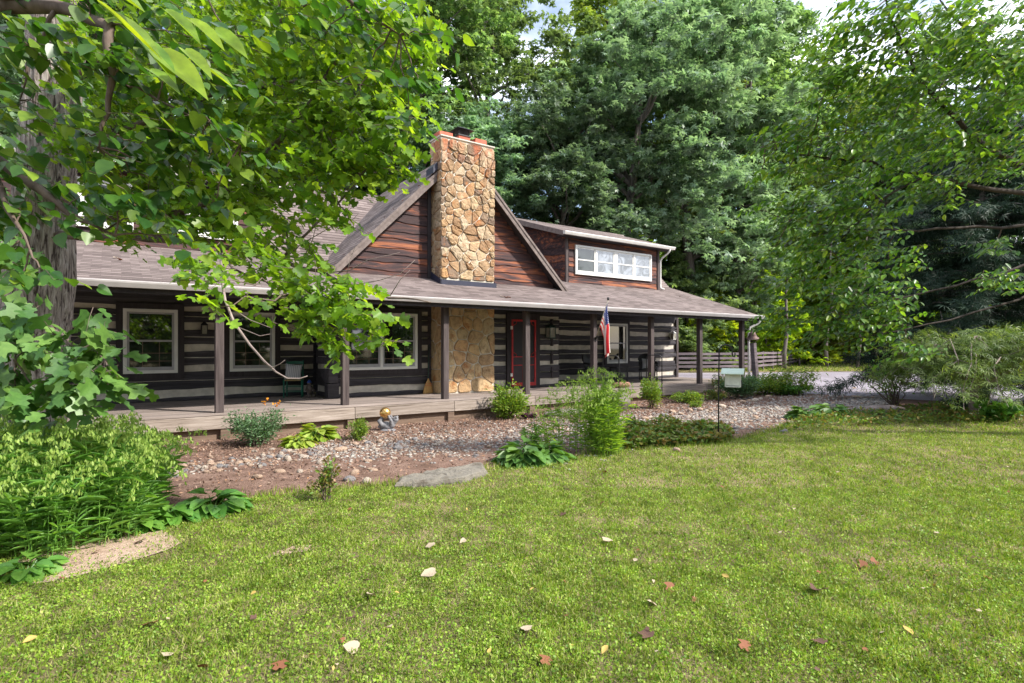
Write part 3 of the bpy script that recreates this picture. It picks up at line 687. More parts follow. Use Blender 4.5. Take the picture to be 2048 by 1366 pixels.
def window(x0, x1, z0, z1, Y, n, gm='glass', trim=True, grille=False):
    """n double-hung units side by side inside one white frame"""
    fw = .07
    m = MB(); m.box(x0, x0 + fw, Y - .05, Y, z0, z1); m.box(x1 - fw, x1, Y - .05, Y, z0, z1)
    m.box(x0 + fw, x1 - fw, Y - .052, Y, z1 - fw, z1); m.box(x0 + fw, x1 - fw, Y - .056, Y, z0, z0 + fw)
    xs = [x0 + fw + (x1 - x0 - 2 * fw) * i / n for i in range(n + 1)]
    for x in xs[1:-1]: m.box(x - .035, x + .035, Y - .048, Y, z0 + fw, z1 - fw)
    wobj = m.build('window', M['white'], house, bevel=.006)
    zm = (z0 + z1) / 2 + .01
    for i in range(n):
        a = xs[i] + (.035 if i else 0); b_ = xs[i + 1] - (.035 if i < n - 1 else 0); s_ = .045
        m = MB(); m.box(a, a + s_, Y - .030, Y, z0 + fw, z1 - fw); m.box(b_ - s_, b_, Y - .030, Y, z0 + fw, z1 - fw)
        m.box(a + s_, b_ - s_, Y - .036, Y, zm - .022, zm + .022)
        m.box(a + s_, b_ - s_, Y - .031, Y, z0 + fw, z0 + fw + .075); m.box(a + s_, b_ - s_, Y - .022, Y, z1 - fw - .04, z1 - fw)
        m.build('sash', M['sash'] if trim else M['white'], wobj, bevel=.004)
        g = M['glass'] if gm == 'glass' or (gm == 'mix' and i == 0) else M['glasspale']
        m = MB(); m.box(a + s_, b_ - s_, Y - .016, Y - .006, zm + .0225, z1 - fw - .0405); m.build('pane', g, wobj)
        m = MB(); m.box(a + s_, b_ - s_, Y - .014, Y - .004, z0 + fw + .0755, zm - .0225); m.build('pane', g, wobj)
        if grille:
            m = MB(); cx = (a + b_) / 2
            for dx in (-.16, .16): m.box(cx + dx - .005, cx + dx + .005, Y - .0175, Y - .0165, z0 + fw + .0755, zm - .0225)
            for dz in (.2, .38): m.box(a + s_, b_ - s_, Y - .0195, Y - .0185, z0 + fw + dz, z0 + fw + dz + .01)
            m.build('grille', M['understud'], wobj)
    if trim:
        tw = .13; m = MB(); y = Y + .0
        m.box(x0 - tw, x0, y - .035, y + .03, z0 - tw, z1 + tw); m.box(x1, x1 + tw, y - .035, y + .03, z0 - tw, z1 + tw)
        m.box(x0, x1, y - .030, y + .03, z1 + .001, z1 + tw); m.box(x0, x1, y - .030, y + .03, z0 - tw, z0 - .001)
        m.build('trim', M['trimdark'], wobj, bevel=.006)
    return wobj
dormer(12.95, 17.7, [(13.31, 15.28, 'mix'), (15.29, 17.26, 'pale')])
dormer(-1.9, 2.9, [(-1.5, .4, 'glass'), (.75, 2.5, 'glass')])
window(.21, 1.25, 1.14, 2.585, WY - .07, 1, grille=True)
window(2.33, 3.36, 1.14, 2.585, WY - .07, 1, grille=True)
window(4.64, 6.65, 1.155, 2.61, CY - .07, 2, grille=True)
window(14.92, 15.99, 1.11, 2.60, WY - .07, 1)
window(-3.0, -2.0, 1.14, 2.585, WY - .07, 1)
gutter(-5, 19.42, 11.74, 2.865, .115, M['gutter'])
m = MB(); m.box(-5, 19.3, 11.745, 11.775, 2.66, 2.75); m.build('eave_board', M['trimdark'], house)
# downspouts
def downspout(pts):
    m = MB(); m.tube(pts, .04, 10); return m.build('downspout', M['gutterpale'], house, smooth=True)
downspout([(17.93, 14.70, 5.56), (17.93, 14.70, 5.50), (17.90, 14.78, 5.40), (17.84, 14.98, 5.26), (17.80, 15.06, 5.14), (17.80, 15.06, 4.10), (17.80, 15.02, 4.03), (17.82, 14.90, 4.00)])
downspout([(19.25, 11.70, 2.74), (19.25, 11.70, 2.66), (19.20, 11.78, 2.56), (18.98, 11.92, 2.44), (18.94, 11.95, 2.30), (18.94, 11.95, .35)])

# door
DX0, DX1 = 9.72, 10.63; DB = .56; DT = 2.55; YD = CY - .06
m = MB(); m.box(DX0 - .16, DX0, YD - .03, CY, DZ, DT + .2); m.box(DX1, DX1 + .16, YD - .03, CY, DZ, DT + .2); m.box(DX0, DX1, YD - .028, CY, DT, DT + .2); m.box(DX0 - .0, DX1, YD - .05, CY, DZ, DB)
m.build('door_frame', M['trimdark'], house, bevel=.006)
m = MB(); s_ = .055
m.box(DX0, DX0 + s_, YD - .04, YD, DB, DT); m.box(DX1 - s_, DX1, YD - .04, YD, DB, DT); m.box(DX0 + s_, DX1 - s_, YD - .038, YD, DT - s_, DT); m.box(DX0 + s_, DX1 - s_, YD - .038, YD, DB, DB + .10)
m.box(DX0 + s_, DX1 - s_, YD - .036, YD, 1.42, 1.445); m.box(DX0 + s_, DX1 - s_, YD - .036, YD, 1.17, 1.195)
cx = (DX0 + DX1) / 2
for q in (-.04, .04): m.box(cx + q - .012, cx + q + .012, YD - .036, YD, DB + .10, 1.17)
door = m.build('screen_door', M['red'], house, bevel=.004)
m = MB(); m.box(DX0 + s_, DX1 - s_, YD - .012, YD - .004, 1.445, DT - s_); m.build('screen', M['screen'], door)
m = MB(); m.box(DX0 + s_, DX1 - s_, YD - .02, YD - .004, 1.195, 1.42); m.box(DX0 + s_, cx - .052, YD - .018, YD - .004, DB + .10, 1.17); m.box(cx + .052, DX1 - s_, YD - .018, YD - .004, DB + .10, 1.17)
m.build('door_panel', M['doorpanel'], door)
for cx_, sx in ((DX0 + s_, 1), (DX1 - s_, -1)):
    for cz, sz in ((1.445, 1), (DT - s_, -1)):
        m = MB(); m.tube([(cx_ + sx * .13, YD - .03, cz), (cx_ + sx * .11, YD - .03, cz + sz * .07), (cx_ + sx * .05, YD - .03, cz + sz * .10), (cx_, YD - .03, cz + sz * .13)], .009, 6); m.build('corner_scroll', M['red'], door)
for z in (.85, 2.25): m = MB(); m.box(DX0 - .05, DX0 + .025, YD - .052, YD - .041, z, z + .10); m.build('hinge', M['white'], door)
m = MB(); m.tube([(DX1 - .03, YD - .04, 1.42), (DX1 - .03, YD - .09, 1.44), (DX1 - .03, YD - .09, 1.56), (DX1 - .03, YD - .04, 1.58)], .009, 6); m.build('handle', M['iron'], door)

# ------------------------------------------------------------------ chimney
def clip(poly, a, b):
    """keep the side of polygon nearer to a than b"""
    mx_, my = (a[0] + b[0]) / 2, (a[1] + b[1]) / 2; nx, ny = b[0] - a[0], b[1] - a[1]; out = []
    for i in range(len(poly)):
        p, q = poly[i], poly[(i + 1) % len(poly)]
        dp = (p[0] - mx_) * nx + (p[1] - my) * ny; dq = (q[0] - mx_) * nx + (q[1] - my) * ny
        if dp <= 0: out.append(p)
        if dp * dq < 0: t = dp / (dp - dq); out.append((p[0] + (q[0] - p[0]) * t, p[1] + (q[1] - p[1]) * t))
    return out
def stones(w_, h_, cell, seed, gap, dep, edge=True, asp=1.0):
    r_ = random.Random(seed); seeds = []
    z = 0; row = 0
    while z < h_ + cell:
        x = -cell * r_.random(); 
        rh = cell * r_.uniform(.75, 1.25)
        while x < w_ + cell:
            cw = cell * asp * r_.uniform(.65, 1.45); seeds.append((x + cw / 2, z + rh / 2 + r_.uniform(-.33, .33) * rh)); x += cw
        z += rh * .92; row += 1
    seeds = [s for s in seeds if 0 < s[0] < w_ and 0 < s[1] < h_]
    seeds = [s for s in seeds if r_.random() > .22]
    for s in list(seeds):
        if r_.random() < .25: seeds.append((s[0] + r_.uniform(-.5, .5) * cell, s[1] + r_.uniform(-.5, .5) * cell))
    seeds = [s for s in seeds if 0 < s[0] < w_ and 0 < s[1] < h_]
    if edge:
        seeds = [s for s in seeds if .14 < s[0] < w_ - .14]
        for ex in (.06, w_ - .06):
            zz = r_.uniform(.05, .15)
            while zz < h_: seeds.append((ex + r_.uniform(-.015, .015), zz)); zz += r_.uniform(.16, .34)
    cells = []
    for i, s in enumerate(seeds):
        poly = [(0, 0), (w_, 0), (w_, h_), (0, h_)]
        for j, t in enumerate(seeds):
            if i != j and abs(s[0] - t[0]) < cell * 3.2 and abs(s[1] - t[1]) < cell * 3.2: poly = clip(poly, s, t)
            if len(poly) < 3: break
        if len(poly) >= 3: cells.append((s, poly))
    out = []
    for s, poly in cells:
        cx = sum(p[0] for p in poly) / len(poly); cy = sum(p[1] for p in poly) / len(poly)
        pts = []
        for i in range(len(poly)):       # soften corners and roughen sides
            p, q = poly[i], poly[(i + 1) % len(poly)]
            if math.hypot(p[0]-q[0], p[1]-q[1]) < .015: continue
            for t in (.14, .5, .86): pts.append((p[0] + (q[0] - p[0]) * t + r_.uniform(-.006, .006), p[1] + (q[1] - p[1]) * t + r_.uniform(-.006, .006)))
        if len(pts) < 5: continue
        rr = sum(math.hypot(p[0] - cx, p[1] - cy) for p in pts) / len(pts)
        d = r_.uniform(*dep); rings = []
        for g_, z in ((gap, -.01), (gap * 1.05, d * .6), (gap + .014, d * .92), (gap + .06, d * 1.0)):
            k = max(.25, 1 - g_ / rr); rings.append([(cx + (p[0] - cx) * k, cy + (p[1] - cy) * k, z + (r_.uniform(-.2, .2) * d if z > .0 else 0)) for p in pts])
        out.append((rings, (cx, cy, d * r_.uniform(.9, 1.15))))
    return out
def stone_face(name, org, U, V, N, w_, h_, cell, seed, gap, dep, mat, parent, **kw):
    m = MB(); org, U, V, N = Vector(org), Vector(U), Vector(V), Vector(N)
    for rings, c in stones(w_, h_, cell, seed, gap, dep, **kw):
        vs = [org + U * p[0] + V * p[1] + N * p[2] for ring in rings for p in ring]; n = len(rings[0]); fs = []
        for a in range(len(rings) - 1):
            for k in range(n): k2 = (k + 1) % n; fs.append((a * n + k, a * n + k2, (a + 1) * n + k2, (a + 1) * n + k))
        vs.append(org + U * c[0] + V * c[1] + N * c[2]); a = (len(rings) - 1) * n
        fs += [(a + k, a + (k + 1) % n, len(vs) - 1) for k in range(n)]
        m.add(vs, fs)
    return m.build(name, mat, parent)
HX0, HX1, HY0, HY1, HT = 7.10, 8.80, 13.34, 13.95, 7.30
m = MB(); m.box(HX0 + .025, HX1 - .025, HY0 + .02, HY1, DZ + .002, HT)
chim = m.build('chimney', M['mortar'], house)
stone_face('stonework', (HX0, HY0 + .02, 3.55), (1,0,0), (0,0,1), (0,-1,0), HX1 - HX0, HT - 3.58, .25, 5, .013, (.02, .075), M['fieldstone'], chim)
stone_face('stonework', (HX0 + .025, HY1, 3.55), (0,-1,0), (0,0,1), (-1,0,0), HY1 - HY0 - .02, HT - 3.58, .27, 6, .010, (.02, .04), M['fieldstone'], chim, edge=False)
stone_face('stonework', (HX1 - .025, HY0 + .02, 3.55), (0,1,0), (0,0,1), (1,0,0), HY1 - HY0 - .02, HT - 3.58, .27, 7, .010, (.02, .04), M['fieldstone'], chim, edge=False)
stone_face('lower_stonework', (HX0, HY0 + .02, DZ + .01), (1,0,0), (0,0,1), (0,-1,0), HX1 - HX0, 2.75, .36, 8, .016, (.018, .05), M['flagstone'], chim, edge=False)
stone_face('lower_stonework', (HX0 + .025, HY1, DZ + .01), (0,-1,0), (0,0,1), (-1,0,0), HY1 - HY0 - .02, 2.75, .34, 9, .014, (.012, .02), M['flagstone'], chim, edge=False)
m = MB(); m.box(HX0 - .01, HX1 + .01, HY0 - .02, HY1 + .03, HT, HT + .045); m.build('crown', M['concrete'], chim, bevel=.015)
for x0, x1, z in ((HX0 + .02, HX0 + .42, .14), (HX0 + 1.13, HX0 + 1.50, .17)):
    m = MB(); m.box(x0, x1, HY0 + .1, HY0 + .46, HT + .04, HT + .04 + z); m.build('clay_flue', M['clay'], chim, bevel=.01)
m = MB(); m.box(HX0 + .60, HX0 + .96, HY0 + .1, HY0 + .46, HT + .04, HT + .2); m.build('clay_flue', M['clay'], chim, bevel=.01)
cx, cy = HX0 + .78, HY0 + .28; m = MB(); z0 = HT + .2
for sx in (-1, 1):
    for sy in (-1, 1): m.box(cx + sx * .15 - .01, cx + sx * .15 + .01, cy + sy * .15 - .01, cy + sy * .15 + .01, z0, z0 + .17)
for k in range(9):
    q = -.14 + k * .035
    for s in (-1, 1): m.box(cx + q - .002, cx + q + .002, cy + s * .15 - .002, cy + s * .15 + .002, z0, z0 + .16); m.box(cx + s * .15 - .002, cx + s * .15 + .002, cy + q - .002, cy + q + .002, z0, z0 + .16)
m.box(cx - .20, cx + .20, cy - .20, cy + .20, z0 - .02, z0 + .012)
m.add([(cx - .27, cy - .27, z0 + .155), (cx + .27, cy - .27, z0 + .155), (cx + .27, cy + .27, z0 + .155), (cx - .27, cy + .27, z0 + .155), (cx - .06, cy - .06, z0 + .27), (cx + .06, cy - .06, z0 + .27), (cx + .06, cy + .06, z0 + .27), (cx - .06, cy + .06, z0 + .27)],
      [(0,3,2,1),(4,5,6,7),(0,1,5,4),(1,2,6,5),(2,3,7,6),(3,0,4,7)])
m.build('chimney_cap', M['iron'], chim)
def prz(y): return 2.87 + .333 * (y - 11.75)
m = MB(); z = prz(HY0 - .03); m.box(HX0 - .01, HX1 + .01, HY0 - .055, HY0 - .035, z - .02, z + .12)
for s, xx in ((-1, HX0 - .03), (1, HX1 + .03)):
    m.add([(xx, HY0 - .05, prz(HY0) - .01), (xx, CY, prz(CY) - .01), (xx, CY, prz(CY) + .22), (xx, HY0 - .05, prz(HY0) + .10),
           (xx - s * .012, HY0 - .05, prz(HY0) - .01), (xx - s * .012, CY, prz(CY) - .01), (xx - s * .012, CY, prz(CY) + .22), (xx - s * .012, HY0 - .05, prz(HY0) + .10)], [(0,1,2,3),(7,6,5,4),(3,2,6,7),(0,3,7,4)])
m.build('flashing', M['flash'], chim)
m = MB(); m.box(HX0 - .13, HX0 - .035, CY - .07, CY - .046, 3.6, 6.3); m.build('corner_trim', M['trimdark'], house)
m = MB(); m.add([(HX0 - .14, GY0 - .06, 6.33), (HX0, GY0 - .06, 6.47), (HX0, GY0 - .06, 6.66), (HX0 - .14, GY0 - .06, 6.50), (HX0 - .14, CY, 6.33), (HX0, CY, 6.47), (HX0, CY, 6.66), (HX0 - .14, CY, 6.50)],
                [(0,1,2,3),(4,7,6,5),(3,2,6,7),(0,4,5,1),(0,3,7,4)]); m.build('flashing', M['flash'], chim)

# lanterns and sign fixed to the wall
def lantern(x, y, z, h, w_, mat, label):
    m = MB(); m.box(x - .04, x + .04, y - .02, y + .06, z + h * .2, z + h * .8); m.box(x - w_/2, x + w_/2, y - .04 - w_, y - .04, z, z + .02)
    m.box(x - w_/2, x + w_/2, y - .04 - w_, y - .04, z + h * .72, z + h * .76)
    for sx in (-1, 1):
        for yy in (y - .045 - w_, y - .055): m.box(x + sx * w_/2 - .008, x + sx * w_/2 + .008, yy, yy + .016, z + .0, z + h * .74)
    a = w_/2 + .02; cyy = y - .04 - w_/2
    m.add([(x - a, cyy - a, z + h*.76), (x + a, cyy - a, z + h*.76), (x + a, cyy + a, z + h*.76), (x - a, cyy + a, z + h*.76), (x - .02, cyy - .02, z + h), (x + .02, cyy - .02, z + h), (x + .02, cyy + .02, z + h), (x - .02, cyy + .02, z + h)],
          [(0,3,2,1),(4,5,6,7),(0,1,5,4),(1,2,6,5),(2,3,7,6),(3,0,4,7)])
    m.tube([(x, y, z + h * .7), (x, y - .03, z + h * 1.1), (x, cyy, z + h)], .008, 6)
    o = m.build('wall_lantern', mat, house); o['label'] = label
    g = MB(); g.box(x - w_/2 + .01, x + w_/2 - .01, y - .03 - w_, y - .056, z + .021, z + h * .719); g.build('lantern_glass', M['lampglass'], o)
lantern(1.78, WY - .06, 2.02, .30, .12, M['iron'], 'small black lantern between the two left windows')
lantern(10.98 + .14, CY - .05, 2.0, .44, .22, M['verdigris'], 'large green weathered lantern right of the red door')
lantern(18.55, WY - .06, 2.02, .34, .15, M['white'], 'white lantern near the right corner')
p = at(1021, 668, 21.5); x = on_y(1021, WY - .08)
m = MB(); m.box(x, x + .62, WY - .085, WY - .06, 2.13, 2.31); sg = m.build('name_sign', M['signwood'], house, bevel=.005)
cu = bpy.data.curves.new('lettering', 'FONT'); cu.body = 'Welcome'; cu.size = .135; cu.extrude = .002; cu.align_x = 'CENTER'; cu.align_y = 'CENTER'; cu.materials.append(M['ink'])
tt_ = bpy.data.objects.new('lettering', cu); C.objects.link(tt_)
me_ = bpy.data.meshes.new_from_object(tt_); bpy.data.objects.remove(tt_)
tx = bpy.data.objects.new('lettering', me_); C.objects.link(tx); tx.location = (x + .31, WY - .088, 2.215); tx.rotation_euler = (R(90), 0, 0); tx.parent = sg

# ================================================================== VEGETATION
def rdir(n, r, up=0.0):
    d = r.normal(size=(n, 3)); d = norm(d); d[:, 2] += up; return norm(d)
def ell(n, c, rad, r, shell=.0):
    d = norm(r.normal(size=(n, 3))); q = r.random(n) ** (1 / 3); q = shell + (1 - shell) * q
    return np.array(c) + d * q[:, None] * np.array(rad)
UPV = np.array([0, 0, 1.0])
def leafset(sc_, tm, P, size, r, out=None, outw=.6, droop=-.35, flat=.9, sj=.3):
    n = len(P); d = r.normal(size=(n, 3)) * .7
    if out is not None: d = d + np.asarray(out) * outw
    d[:, 2] = d[:, 2] * .45 + droop
    nr = r.normal(size=(n, 3)) * (1.15 - flat) + UPV * flat
    return sc_.add(tm, P, d, nr, size * (1 + sj * (r.random(n) * 2 - 1)))
def wob(p, q, k, amp, r):
    p, q = Vector(p), Vector(q); L = (q - p).length; out = []
    for i in range(k + 1):
        t = i / k; f = math.sin(math.pi * t)
        out.append(p.lerp(q, t) + Vector(r.normal(size=3)) * amp * L * f)
    return out

# ---- forest trees behind the house (four kinds, then copied)
def forest_tree(name, h, rad, seed, mat, nleaf, lsize, label, trunk_r=.28, low=.28, tm=SPRAY, group='forest trees behind the house', cat='tree', clumpr=.22, nclump=60, bark='barkdark'):
    r = np.random.default_rng(seed)
    t = empty(name, (0, 0, 0), 0, label, cat, group)
    tr = MB(); bend = r.normal(size=2) * .035 * h
    pts = [Vector((bend[0] * (k / 8) ** 1.6 + r.normal() * .05, bend[1] * (k / 8) ** 1.6 + r.normal() * .05, h * .92 * k / 8 - .2 * (k == 0))) for k in range(9)]
    tr.tube(pts, [trunk_r * (1 - .87 * k / 8) * (1.25 if k == 0 else 1) for k in range(9)], 10)
    cl = []
    for i in range(nclump):
        u = r.random(); z = h * (low + (1 - low) * u ** .85); prof = math.sin(math.pi * min(1, max(0.05, (u * .86 + .12)))) ** .7
        a = r.random() * 6.283; rr = rad * prof * (.35 + .65 * math.sqrt(r.random()))
        cl.append((math.cos(a) * rr + bend[0] * u, math.sin(a) * rr + bend[1] * u, z, rad * clumpr * r.uniform(.7, 1.4)))
    for (x, y, z, cr_) in cl[::2]:
        z0 = max(h * .22, z - abs(math.hypot(x, y)) * r.uniform(.5, 1.0) - .5); k = min(7.99, z0 / (h * .92) * 8); i0 = int(k)
        p0 = pts[i0].lerp(pts[i0 + 1], k - i0); q = Vector((x, y, z))
        tr.tube(wob(p0, q, 4, .05, r), [trunk_r * .42 * (1 - z0 / h * .5), trunk_r * .32, trunk_r * .22, trunk_r * .13, .02], 6, False)
    tr.build('trunk', M[bark], t, smooth=True)
    S = Scatter(); sub = []
    for (x, y, z, cr_) in cl:
        for _ in range(7):
            o_ = r.normal(size=3) * np.array([1, 1, .8]) * cr_ * 1.0; sub.append((x + o_[0], y + o_[1], z + o_[2], cr_ * r.uniform(.35, .8)))
    per = nleaf // len(sub)
    for (x, y, z, cr_) in sub:
        P = np.array([x, y, z]) + r.normal(size=(per, 3)) * np.array([cr_, cr_, cr_ * .45]) * .50
        out = norm(P - np.array([x * .3, y * .3, z - .6]))
        leafset(S, tm, P, lsize, r, out, .7, -.15, .8)
    S.build('crown', mat, t)
    return t
FT = {
 'oak': forest_tree('broadleaf_tree', 28, 5.8, 21, M['leaf_mid'], 16000, .25, 'x', .36, .24, nclump=62),
 'grey': forest_tree('broadleaf_tree', 19, 4.8, 22, M['leaf_blue'], 15000, .25, 'x', .34, .36, SPRAY2, nclump=46),
 'yel': forest_tree('broadleaf_tree', 29, 5.4, 23, M['leaf_yel'], 14000, .24, 'x', .32, .32, nclump=50),
 'young': forest_tree('understory_tree', 8.5, 2.8, 24, M['leaf_under'], 7000, .25, 'x', .09, .03, SPRAY, 'young trees at the wood edge', 'tree', .24, 34),
 'youngdark': forest_tree('understory_tree', 8, 3.0, 25, M['leaf_mid'], 7000, .25, 'x', .08, .03, SPRAY2, 'young trees at the wood edge', 'tree', .24, 36),
}
placed = {}
def put(kind, px, d, s=1.0, rz=None, label='', zs=1.0):
    o = FT[kind]
    if kind in placed: o = copy_tree(o)
    placed[kind] = 1
    p = gd(px, d); o.location = (p.x, p.y, p.z - .1); o.rotation_euler = (0, 0, rng.random() * 6.28 if rz is None else rz)
    o.scale = (s, s, s * zs); o['label'] = label; return o
put('oak', 990, 36, 1.0, .3, 'tall dark green tree rising just right of the chimney top')
put('grey', 1245, 33, 1.0, 1.2, 'grey-green tree with bare lower trunk behind the upper window dormer')
put('yel', 1245, 44, 1.03, 2.0, 'tallest yellow-green tree high above the dormer roof')
put('grey', 1385, 37.5, 1.3, 4.4, 'broad grey-green tree with forked trunk behind the right end of the dormer')
put('oak', 1480, 41, 1.0, 3.1, 'tall green tree behind the porch roof end')
put('oak', 850, 40, 1.02, 5.0, 'tall dark tree behind and left of the chimney')
put('yel', 1640, 50, .90, .6, 'thin leaning tree with open crown above the picket gate')
put('grey', 1120, 31, .80, 2.8, 'low grey-green tree between chimney and dormer')
put('grey', 1480, 39, .75, 5.5, 'small grey-green tree just behind the porch roof end')
put('oak', 1560, 55, .85, 2.2, 'far tree over the rail fence corner')
put('grey', 1760, 46, .95, .2, 'grey-green tree above the far dark rails right of the picket gate')
put('oak', 1930, 44, .92, 1.7, 'green tree behind the dark conifer')
put('oak', 800, 34, 1.0, 2.6, 'dark tree behind the roof between gable and left dormer')
put('grey', 640, 32, 1.1, 3.6, 'grey-green tree behind the main roof ridge')
put('yel', 470, 36, .95, 5.2, 'yellow-green tree behind the left dormer')
put('oak', 300, 32, 1.0, 1.1, 'tall tree behind the left end of the house')
put('grey', 90, 30, 1.15, 0.4, 'grey-green tree beyond the left house corner behind the big trunk')
put('oak', -150, 30, 1.0, 2.9, 'tree at the far left edge of the wood')
put('oak', 2120, 42, .95, 3.9, 'tree at the far right edge of the wood')
put('yel', 2300, 40, .9, 1.9, 'yellow-green tree past the right edge of the lawn')
for k, px, d, s, rz, lb in [
    ('oak', 1430, 50, 1.05, 2.4, 'tall green tree at the back above the porch roof end'), ('yel', 1340, 40, .85, 3.3, 'yellow-green tree between the dormer and the forked grey-green tree'),
    ('yel', 1500, 58, 1.1, 2.2, 'distant yellow-green tree above the porch corner'),
    ('oak', 1700, 60, 1.0, 5.2, 'distant tree behind the bright green elm'), ('oak', 1830, 58, 1.0, .9, 'distant tree behind the right elm limbs'),
    ('yel', 700, 46, 1.0, 4.2, 'distant yellow-green tree above the main roof'), ('oak', 540, 44, 1.0, 1.9, 'distant tree above the left part of the roof'), ('grey', 960, 31, .75, 4.7, 'low grey-green tree directly behind the chimney')]:
    put(k, px, d, s, rz, lb)
for i, (k, px, d, s, lb) in enumerate([
    ('young', 1395, 39, .75, 'low bright sapling behind the rail fence by the house corner'),
    ('youngdark', 1440, 39, .78, 'dark bushy sapling behind the rail fence near the porch end'),
    ('young', 1530, 42, .85, 'bright sapling behind the bell post'),
    ('young', 1585, 54, 1.15, 'bright sapling left of the picket gate'),
    ('youngdark', 1625, 58, .9, 'dark sapling right behind the picket gate'),
    ('young', 1665, 60, 1.2, 'bright sapling right of the picket gate'),
    ('young', 1730, 58, 1.0, 'bright sapling over the dark far rails'),
    ('youngdark', 1790, 50, .8, 'dark sapling at the end of the dark rails'),
    ('young', 1480, 50, 1.3, 'tall bright sapling seen under the porch roof end'),
    ('young', 1660, 46, 1.0, 'bright low tree in front of the dark far rails'),
    ('young', 1598, 45, .8, 'bright low tree beside the rail fence bend'),
    ('young', 1750, 49, 1.1, 'bright low tree left of the conifer'),
    ('young', 1300, 40, .9, 'bright sapling behind the dormer wall'),
    ('youngdark', 1210, 37, 1.05, 'dark sapling behind the roof left of the dormer windows'),
    ('youngdark', 1345, 37.5, .9, 'dark bush tree against the end of the dormer'),
    ('young', 1870, 52, 1.0, 'bright sapling behind the weeping maple'),
    ('youngdark', 1960, 45, 1.0, 'dark sapling behind the conifer'),
    ('young', 2080, 46, 1.1, 'bright sapling at the right margin'),
    ('young', 1110, 42, 1.1, 'bright sapling behind the roof right of the chimney')]):
    put(k, px, d, s, None, lb)
# unseen trees added behind the camera to darken the window reflections
for i, (px_, d, s) in enumerate([(-24, -20, .62), (-12, -25, .7), (0, -23, .62), (12, -27, .7), (24, -24, .65), (36, -28, .62), (-34, -10, .6), (2, -21, 1.1), (7, -23, 1.2), (11, -22, 1.1), (16, -24, 1.2), (21, -22, 1.1), (-4, -22, 1.2), (28, -25, 1.2), (6, -31, .7), (18, -32, .72)]):
    o = copy_tree(FT['youngdark' if s > 1 else 'oak']); o.location = (px_ - 6, d, -.1); o.rotation_euler = (0, 0, i * 1.3); o.scale = (s, s, s)
    o['label'] = 'unseen tree added behind the camera for the window reflections'; o['group'] = 'unseen trees added for the reflections'
# far wood: one leafy mass that closes the view
def far_wood():
    r = np.random.default_rng(77); S = Scatter(); n = 70000
    px = r.uniform(-900, 3000, n); d = r.uniform(56, 78, n); tp = 15 + 3.0 * np.sin(px / 90) + 2.5 * np.sin(px / 37 + 1)
    z = np.abs(r.random(n)) ** 1.6 * tp; t = (px - 1024) / F
    P = np.stack([(UY + UX * t) * d, (UX - UY * t) * d, z], 1)
    leafset(S, SPRAY, P, .62, r, None, 0, -.25, .6)
    o = S.build('far_woodland', M['leaf_under']); tag(o, 'distant mass of leaves coloured as if sunlit filling the wood between the trunks', 'woodland', None, 'stuff')
far_wood()
# bare slim trunks in the wood
trunks = []
for i in range(26):
    px = 1350 + i * 17 + rng.uniform(-8, 8) + (0 if i < 22 else 150); d = rng.uniform(38, 58); p = gd(px, d); h = rng.uniform(7, 13); rr = rng.uniform(.05, .16)
    m = MB(); r_ = np.random.default_rng(i); m.tube(wob((0,0,-.2), (rng.uniform(-.8,.8), rng.uniform(-.8,.8), h), 6, .012, r_), [rr * (1 - .12 * k) for k in range(7)], 7)
    o = m.build('tree_trunk', M['barkdark'], smooth=True); o.location = p; trunks.append((px, o))

ORD = 'leftmost second third fourth fifth sixth seventh eighth ninth tenth eleventh twelfth thirteenth fourteenth fifteenth sixteenth seventeenth eighteenth nineteenth twentieth'.split()
trunks.sort(key=lambda q: q[0])
for i, (px, o) in enumerate(trunks):
    lb = (ORD[i] + (' slim bare trunk from the left in the wood behind the fence' if i else ' slim bare trunk in the wood behind the fence')) if i < 20 else (['rightmost', 'second', 'third', 'fourth', 'fifth', 'sixth'][25 - i] + ' slim bare trunk' + (' from the right' if i < 25 else '') + ' in the wood behind the fence')
    tag(o, lb, 'tree trunk', 'slim bare trunks in the wood')
